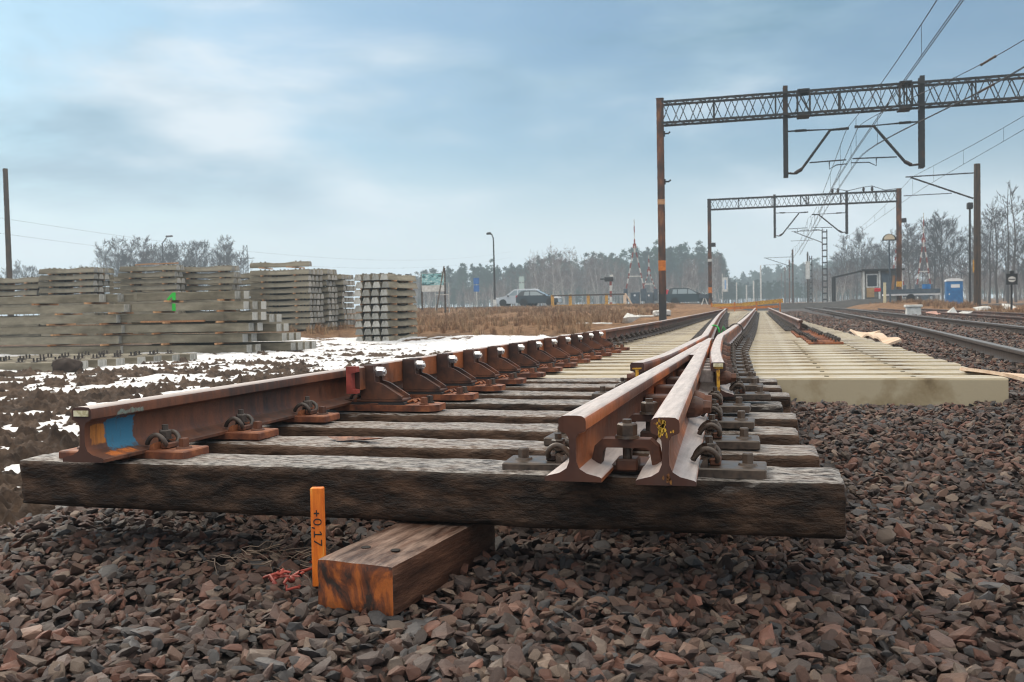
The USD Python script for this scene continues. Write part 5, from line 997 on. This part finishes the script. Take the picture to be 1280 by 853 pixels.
def pine(seed, H=19.0):
    """straight bare stem, uneven dark crown of many small needle clumps with gaps"""
    r = np.random.default_rng(seed); tr, cr_ = MB(), MB()
    tr.tube([(0, 0, -.3), (r.normal(0, .1), 0, H * .5), (r.normal(0, .2), r.normal(0, .2), H * .97)], [H * .011, H * .008, .03], 5)
    for w in range(28):
        t = r.uniform(.26, 1.0) ** .9; zc = H * t; rad = H * .155 * (1.22 - t) ** .7 * r.uniform(.6, 1.15); az = r.uniform(0, 2 * PI)
        c = np.array([math.cos(az) * rad * .75, math.sin(az) * rad * .75, zc]); sz = np.array([rad * .62, rad * .62, rad * .30 + .25])
        m = 34; q = r.normal(size=(m, 3)) * .55 * sz + c
        for x in q:
            u, w_ = r.normal(size=(2, 3)); u = u / np.linalg.norm(u) * r.uniform(.22, .48); w_ = w_ / np.linalg.norm(w_) * r.uniform(.12, .3)
            cr_.add([x - u, x + w_, x + u, x - w_], [(0, 1, 2), (0, 2, 3)])
    return tr, cr_
def tree_proto(name, made, mt, mc):
    p = proto(name); obj('trunk', made[0], mt, p); obj('crown', made[1], mc, p); return p
bare = [tree_proto('bare_tree_shape', bare_tree(40 + k, 16, [.30, .24, .34, .20][k % 4], [.6, .7, .62, .75][k % 4], 1.5), m_bark, m_twigs) for k in range(5)]
slim = [tree_proto('slim_tree_shape', bare_tree(70 + k, 16,   .13, .74, .8), m_bark, m_twigs) for k in range(4)]
pines = [tree_proto('pine_tree_shape', pine(10 + k), m_bark, m_needle[k % 3]) for k in range(4)]
def at(px, depth):
    """ground point at a bearing (tangent from the lens axis) and depth"""
    d = cf + cr * px; d = d / math.hypot(d[0], d[1]); return d[0] * depth, d[1] * depth
trr = random.Random(12)
def row(src, n, t0, t1, d0, d1, h0, h1, word, cat, grp, where, nm):
    for k in range(n):
        tq = t0 + (t1 - t0) * (k + trr.uniform(.2, .8)) / n; dd = trr.uniform(d0, d1); x, y = at(tq, dd); h = trr.uniform(h0, h1)
        copy(trr.choice(src), (x, y, float(terrain(x, y)) - .2), trr.uniform(0, 6.28), f'{ordn(k)} {word} from the left {where}', cat, grp, name=nm, s=h / 16.0)
TENS = ['', 'ten', 'twenty', 'thirty', 'forty', 'fifty']
def ordn(k):
    w = ORD + ['thirteenth', 'fourteenth', 'fifteenth', 'sixteenth', 'seventeenth', 'eighteenth', 'nineteenth', 'twentieth']
    return w[k] if k < len(w) else ('twenty-' + ORD[k - 20] if k < 29 else 'thirty-' + ORD[k - 30] if 30 <= k < 39 else 'thirtieth' if k == 29 else 'fortieth')
tx = lambda px: (px - 640) / 1150
row(bare, 18, tx(-60), tx(135), 205, 235, 9.5, 12, 'bare tree', 'bare tree', 'bare trees behind the back stacks on the left', 'in the low clump at the left edge', 'bare_tree')
row(bare, 28, tx(140), tx(302), 175, 215, 11.5, 15, 'bare tree', 'bare tree', 'bare trees behind the pile marked in green', 'in the tall clump behind the stacks', 'bare_tree')
row(slim + bare, 26, tx(1135), tx(1320), 150, 190, 9, 15.5, 'slender bare tree', 'bare tree', 'slender bare trees behind the toilet and thick mast', 'behind the blue toilet and thick mast', 'slender_tree')
row(slim, 7, tx(1232), tx(1310), 120, 140, 13, 17, 'tall bare tree', 'bare tree', 'tall bare trees at the right edge', 'in front at the right edge', 'slender_tree')
row(bare + slim, 18, tx(1046), tx(1150), 190, 230, 10, 14.5, 'bare tree', 'bare tree', 'bare trees behind the hut', 'behind the crossing keeper hut', 'bare_tree')
# the far woods read as one mass
def wood(name, label, src, n, t0, t1, d0, d1, hfun, seed):
    r = np.random.default_rng(seed); t = r.uniform(t0, t1, n); dd = r.uniform(d0, d1, n); P = np.array([at(a, b) for a, b in zip(t, dd)])
    s = np.array([hfun(a) for a in t]) * r.uniform(.82, 1.12, n) / 19.0
    z = terrain(P[:, 0], P[:, 1]) - .3
    pi = UsdGeom.PointInstancer.Define(stage, path_for(name)); Pm = pi.GetPrim(); sh = UsdGeom.Scope.Define(stage, str(Pm.GetPath()) + '/tree_shapes').GetPrim(); tg = []
    for made, mt, mc in src:
        x = UsdGeom.Xform.Define(stage, path_for('tree', sh)).GetPrim(); obj('trunk', made[0], mt, x); obj('crown', made[1], mc, x); tg.append(x.GetPath())
    pi.CreatePrototypesRel().SetTargets(tg); pi.CreatePositionsAttr(Vt.Vec3fArray.FromNumpy(np.stack([P[:, 0], P[:, 1], z], -1).astype(np.float32)))
    q = yawq(r.uniform(0, 6.28, n)); pi.CreateOrientationsAttr([Gf.Quath(*map(float, a)) for a in q]); pi.CreateScalesAttr(Vt.Vec3fArray.FromNumpy(np.repeat(s[:, None], 3, 1).astype(np.float32)))
    pi.CreateProtoIndicesAttr(Vt.IntArray.FromNumpy(r.integers(0, len(src), n).astype(np.int32))); tag(Pm, label, 'wood', None, 'stuff')
psrc = [(pine(10 + k), m_bark, m_needle[k % 3]) for k in range(5)]
bsrc = [(bare_tree(90 + k, 19, .26, .75, .9), m_birchbark, m_birch) for k in range(4)]
wood('pine_wood', 'dense dark pine wood closing the view behind the road and cars', psrc, 420, tx(490), tx(912), 250, 330, lambda a: np.interp(a, [tx(490), tx(600), tx(700), tx(830), tx(880), tx(905), tx(912)], [10, 12, 13.8, 15.8, 16.5, 13, 8]), 1)
wood('birch_thicket', 'brown leafless thicket in front of the pine wood behind the cars', bsrc, 230, tx(515), tx(905), 205, 245, lambda a: 8.5 + 2.5 * math.sin(a * 30) + (2.5 if a > tx(660) else 0), 2)
wood('distant_pine_wood', 'hazy blue pine wood far down the line', psrc, 420, tx(905), tx(1110), 390, 560, lambda a: np.interp(a, [tx(905), tx(930), tx(1000), tx(1110)], [10, 12.5, 16, 18]), 3)
wood('brown_undergrowth', 'brown leafless undergrowth under the trees on the right', bsrc, 260, tx(1010), tx(1330), 165, 235, lambda a: 7.5, 4)
wood('young_pines', 'young dark pines filling the foot of the wood behind the cars', psrc, 260, tx(490), tx(910), 242, 262, lambda a: 5.5, 6)
wood('young_pines', 'young dark pines under the far woods on the right', psrc, 330, tx(906), tx(1330), 245, 330, lambda a: 6.5, 7)
wood('low_scrub', 'low brown scrub along the far edge of the yard on the left', bsrc, 120, tx(-80), tx(330), 190, 230, lambda a: 6, 5)
# pole and pylons on the left
pp = thing('wooden_pole', 'tall dark wooden pole standing alone at the left edge', 'pole', (-47.2, 49.7, -.2)); obj('post', MB().tube([(0, 0, 0), (0, 0, 10.6)], [.19, .15], 10), m_pole, pp)
for k, (px, d, h, lb) in enumerate(((310, 380, 27, 'small far lattice pylon left of the long stack'), (277, 420, 27, 'farthest small lattice pylon among the bare trees'))):
    x, y = at(tx(px), d); t = thing('pylon', lb, 'pylon', (x, y, .4)); b = MB()
    for sx in (-1, 1): b.bar((sx * 1.6, 0, 0), (sx * .8, 0, h), .28)
    for q in range(9): z = h * q / 9; b.bar((-1.6 + .8 * q / 9, 0, z), (1.6 - .8 * (q + 1) / 9, 0, z + h / 9), .16); b.bar((1.6 - .8 * q / 9, 0, z), (-1.6 + .8 * (q + 1) / 9, 0, z + h / 9), .16)
    obj('lattice_body', b, m_truss, t); obj('crossarm', MB().box(-4, 4, -.15, .15, h * .80, h * .80 + .3), m_truss, t)
sl2 = thing('street_lamp', 'tall street lamp with a bent arm among the bare trees on the left', 'street lamp', (*at(tx(207), 150), .3)); obj('pole', MB().tube([(0, 0, 0), (0, 0, 11.2), (.9, 0, 12.2)], [.13, .1, .06], 6), m_truss, sl2); obj('lamp_head', MB().box(.7, 1.8, -.15, .15, 12.1, 12.35, .05), m_truss, sl2)
a0, a1 = np.array([*at(tx(-200), 160), 19.0]), np.array([*at(tx(640), 420), 26.0])
for k in range(2):
    L = [a0 + (a1 - a0) * u + np.array([0, 0, -6.5 * 4 * u * (1 - u) - 2.6 * k]) for u in np.linspace(0, 1, 40)]
    tag(obj('power_line', MB().tube(L, .022, 3), m_wire), f'{["upper", "lower"][k]} thin power line sagging across the sky over the stacks', 'power line')

# ------------------------------------------------------------------ the air
hz = MB().box(-1300, 1300, -1300, 1300, -3.5, 60)
m_air = usdkit.material(stage, LK + 'damp_air', {'v': ('principled_volume', {'color': (.70, .85, .97), 'density': .0013, 'anisotropy': .2})}, [], volume='v.volume')
obj('haze', hz, m_air, kind='stuff')
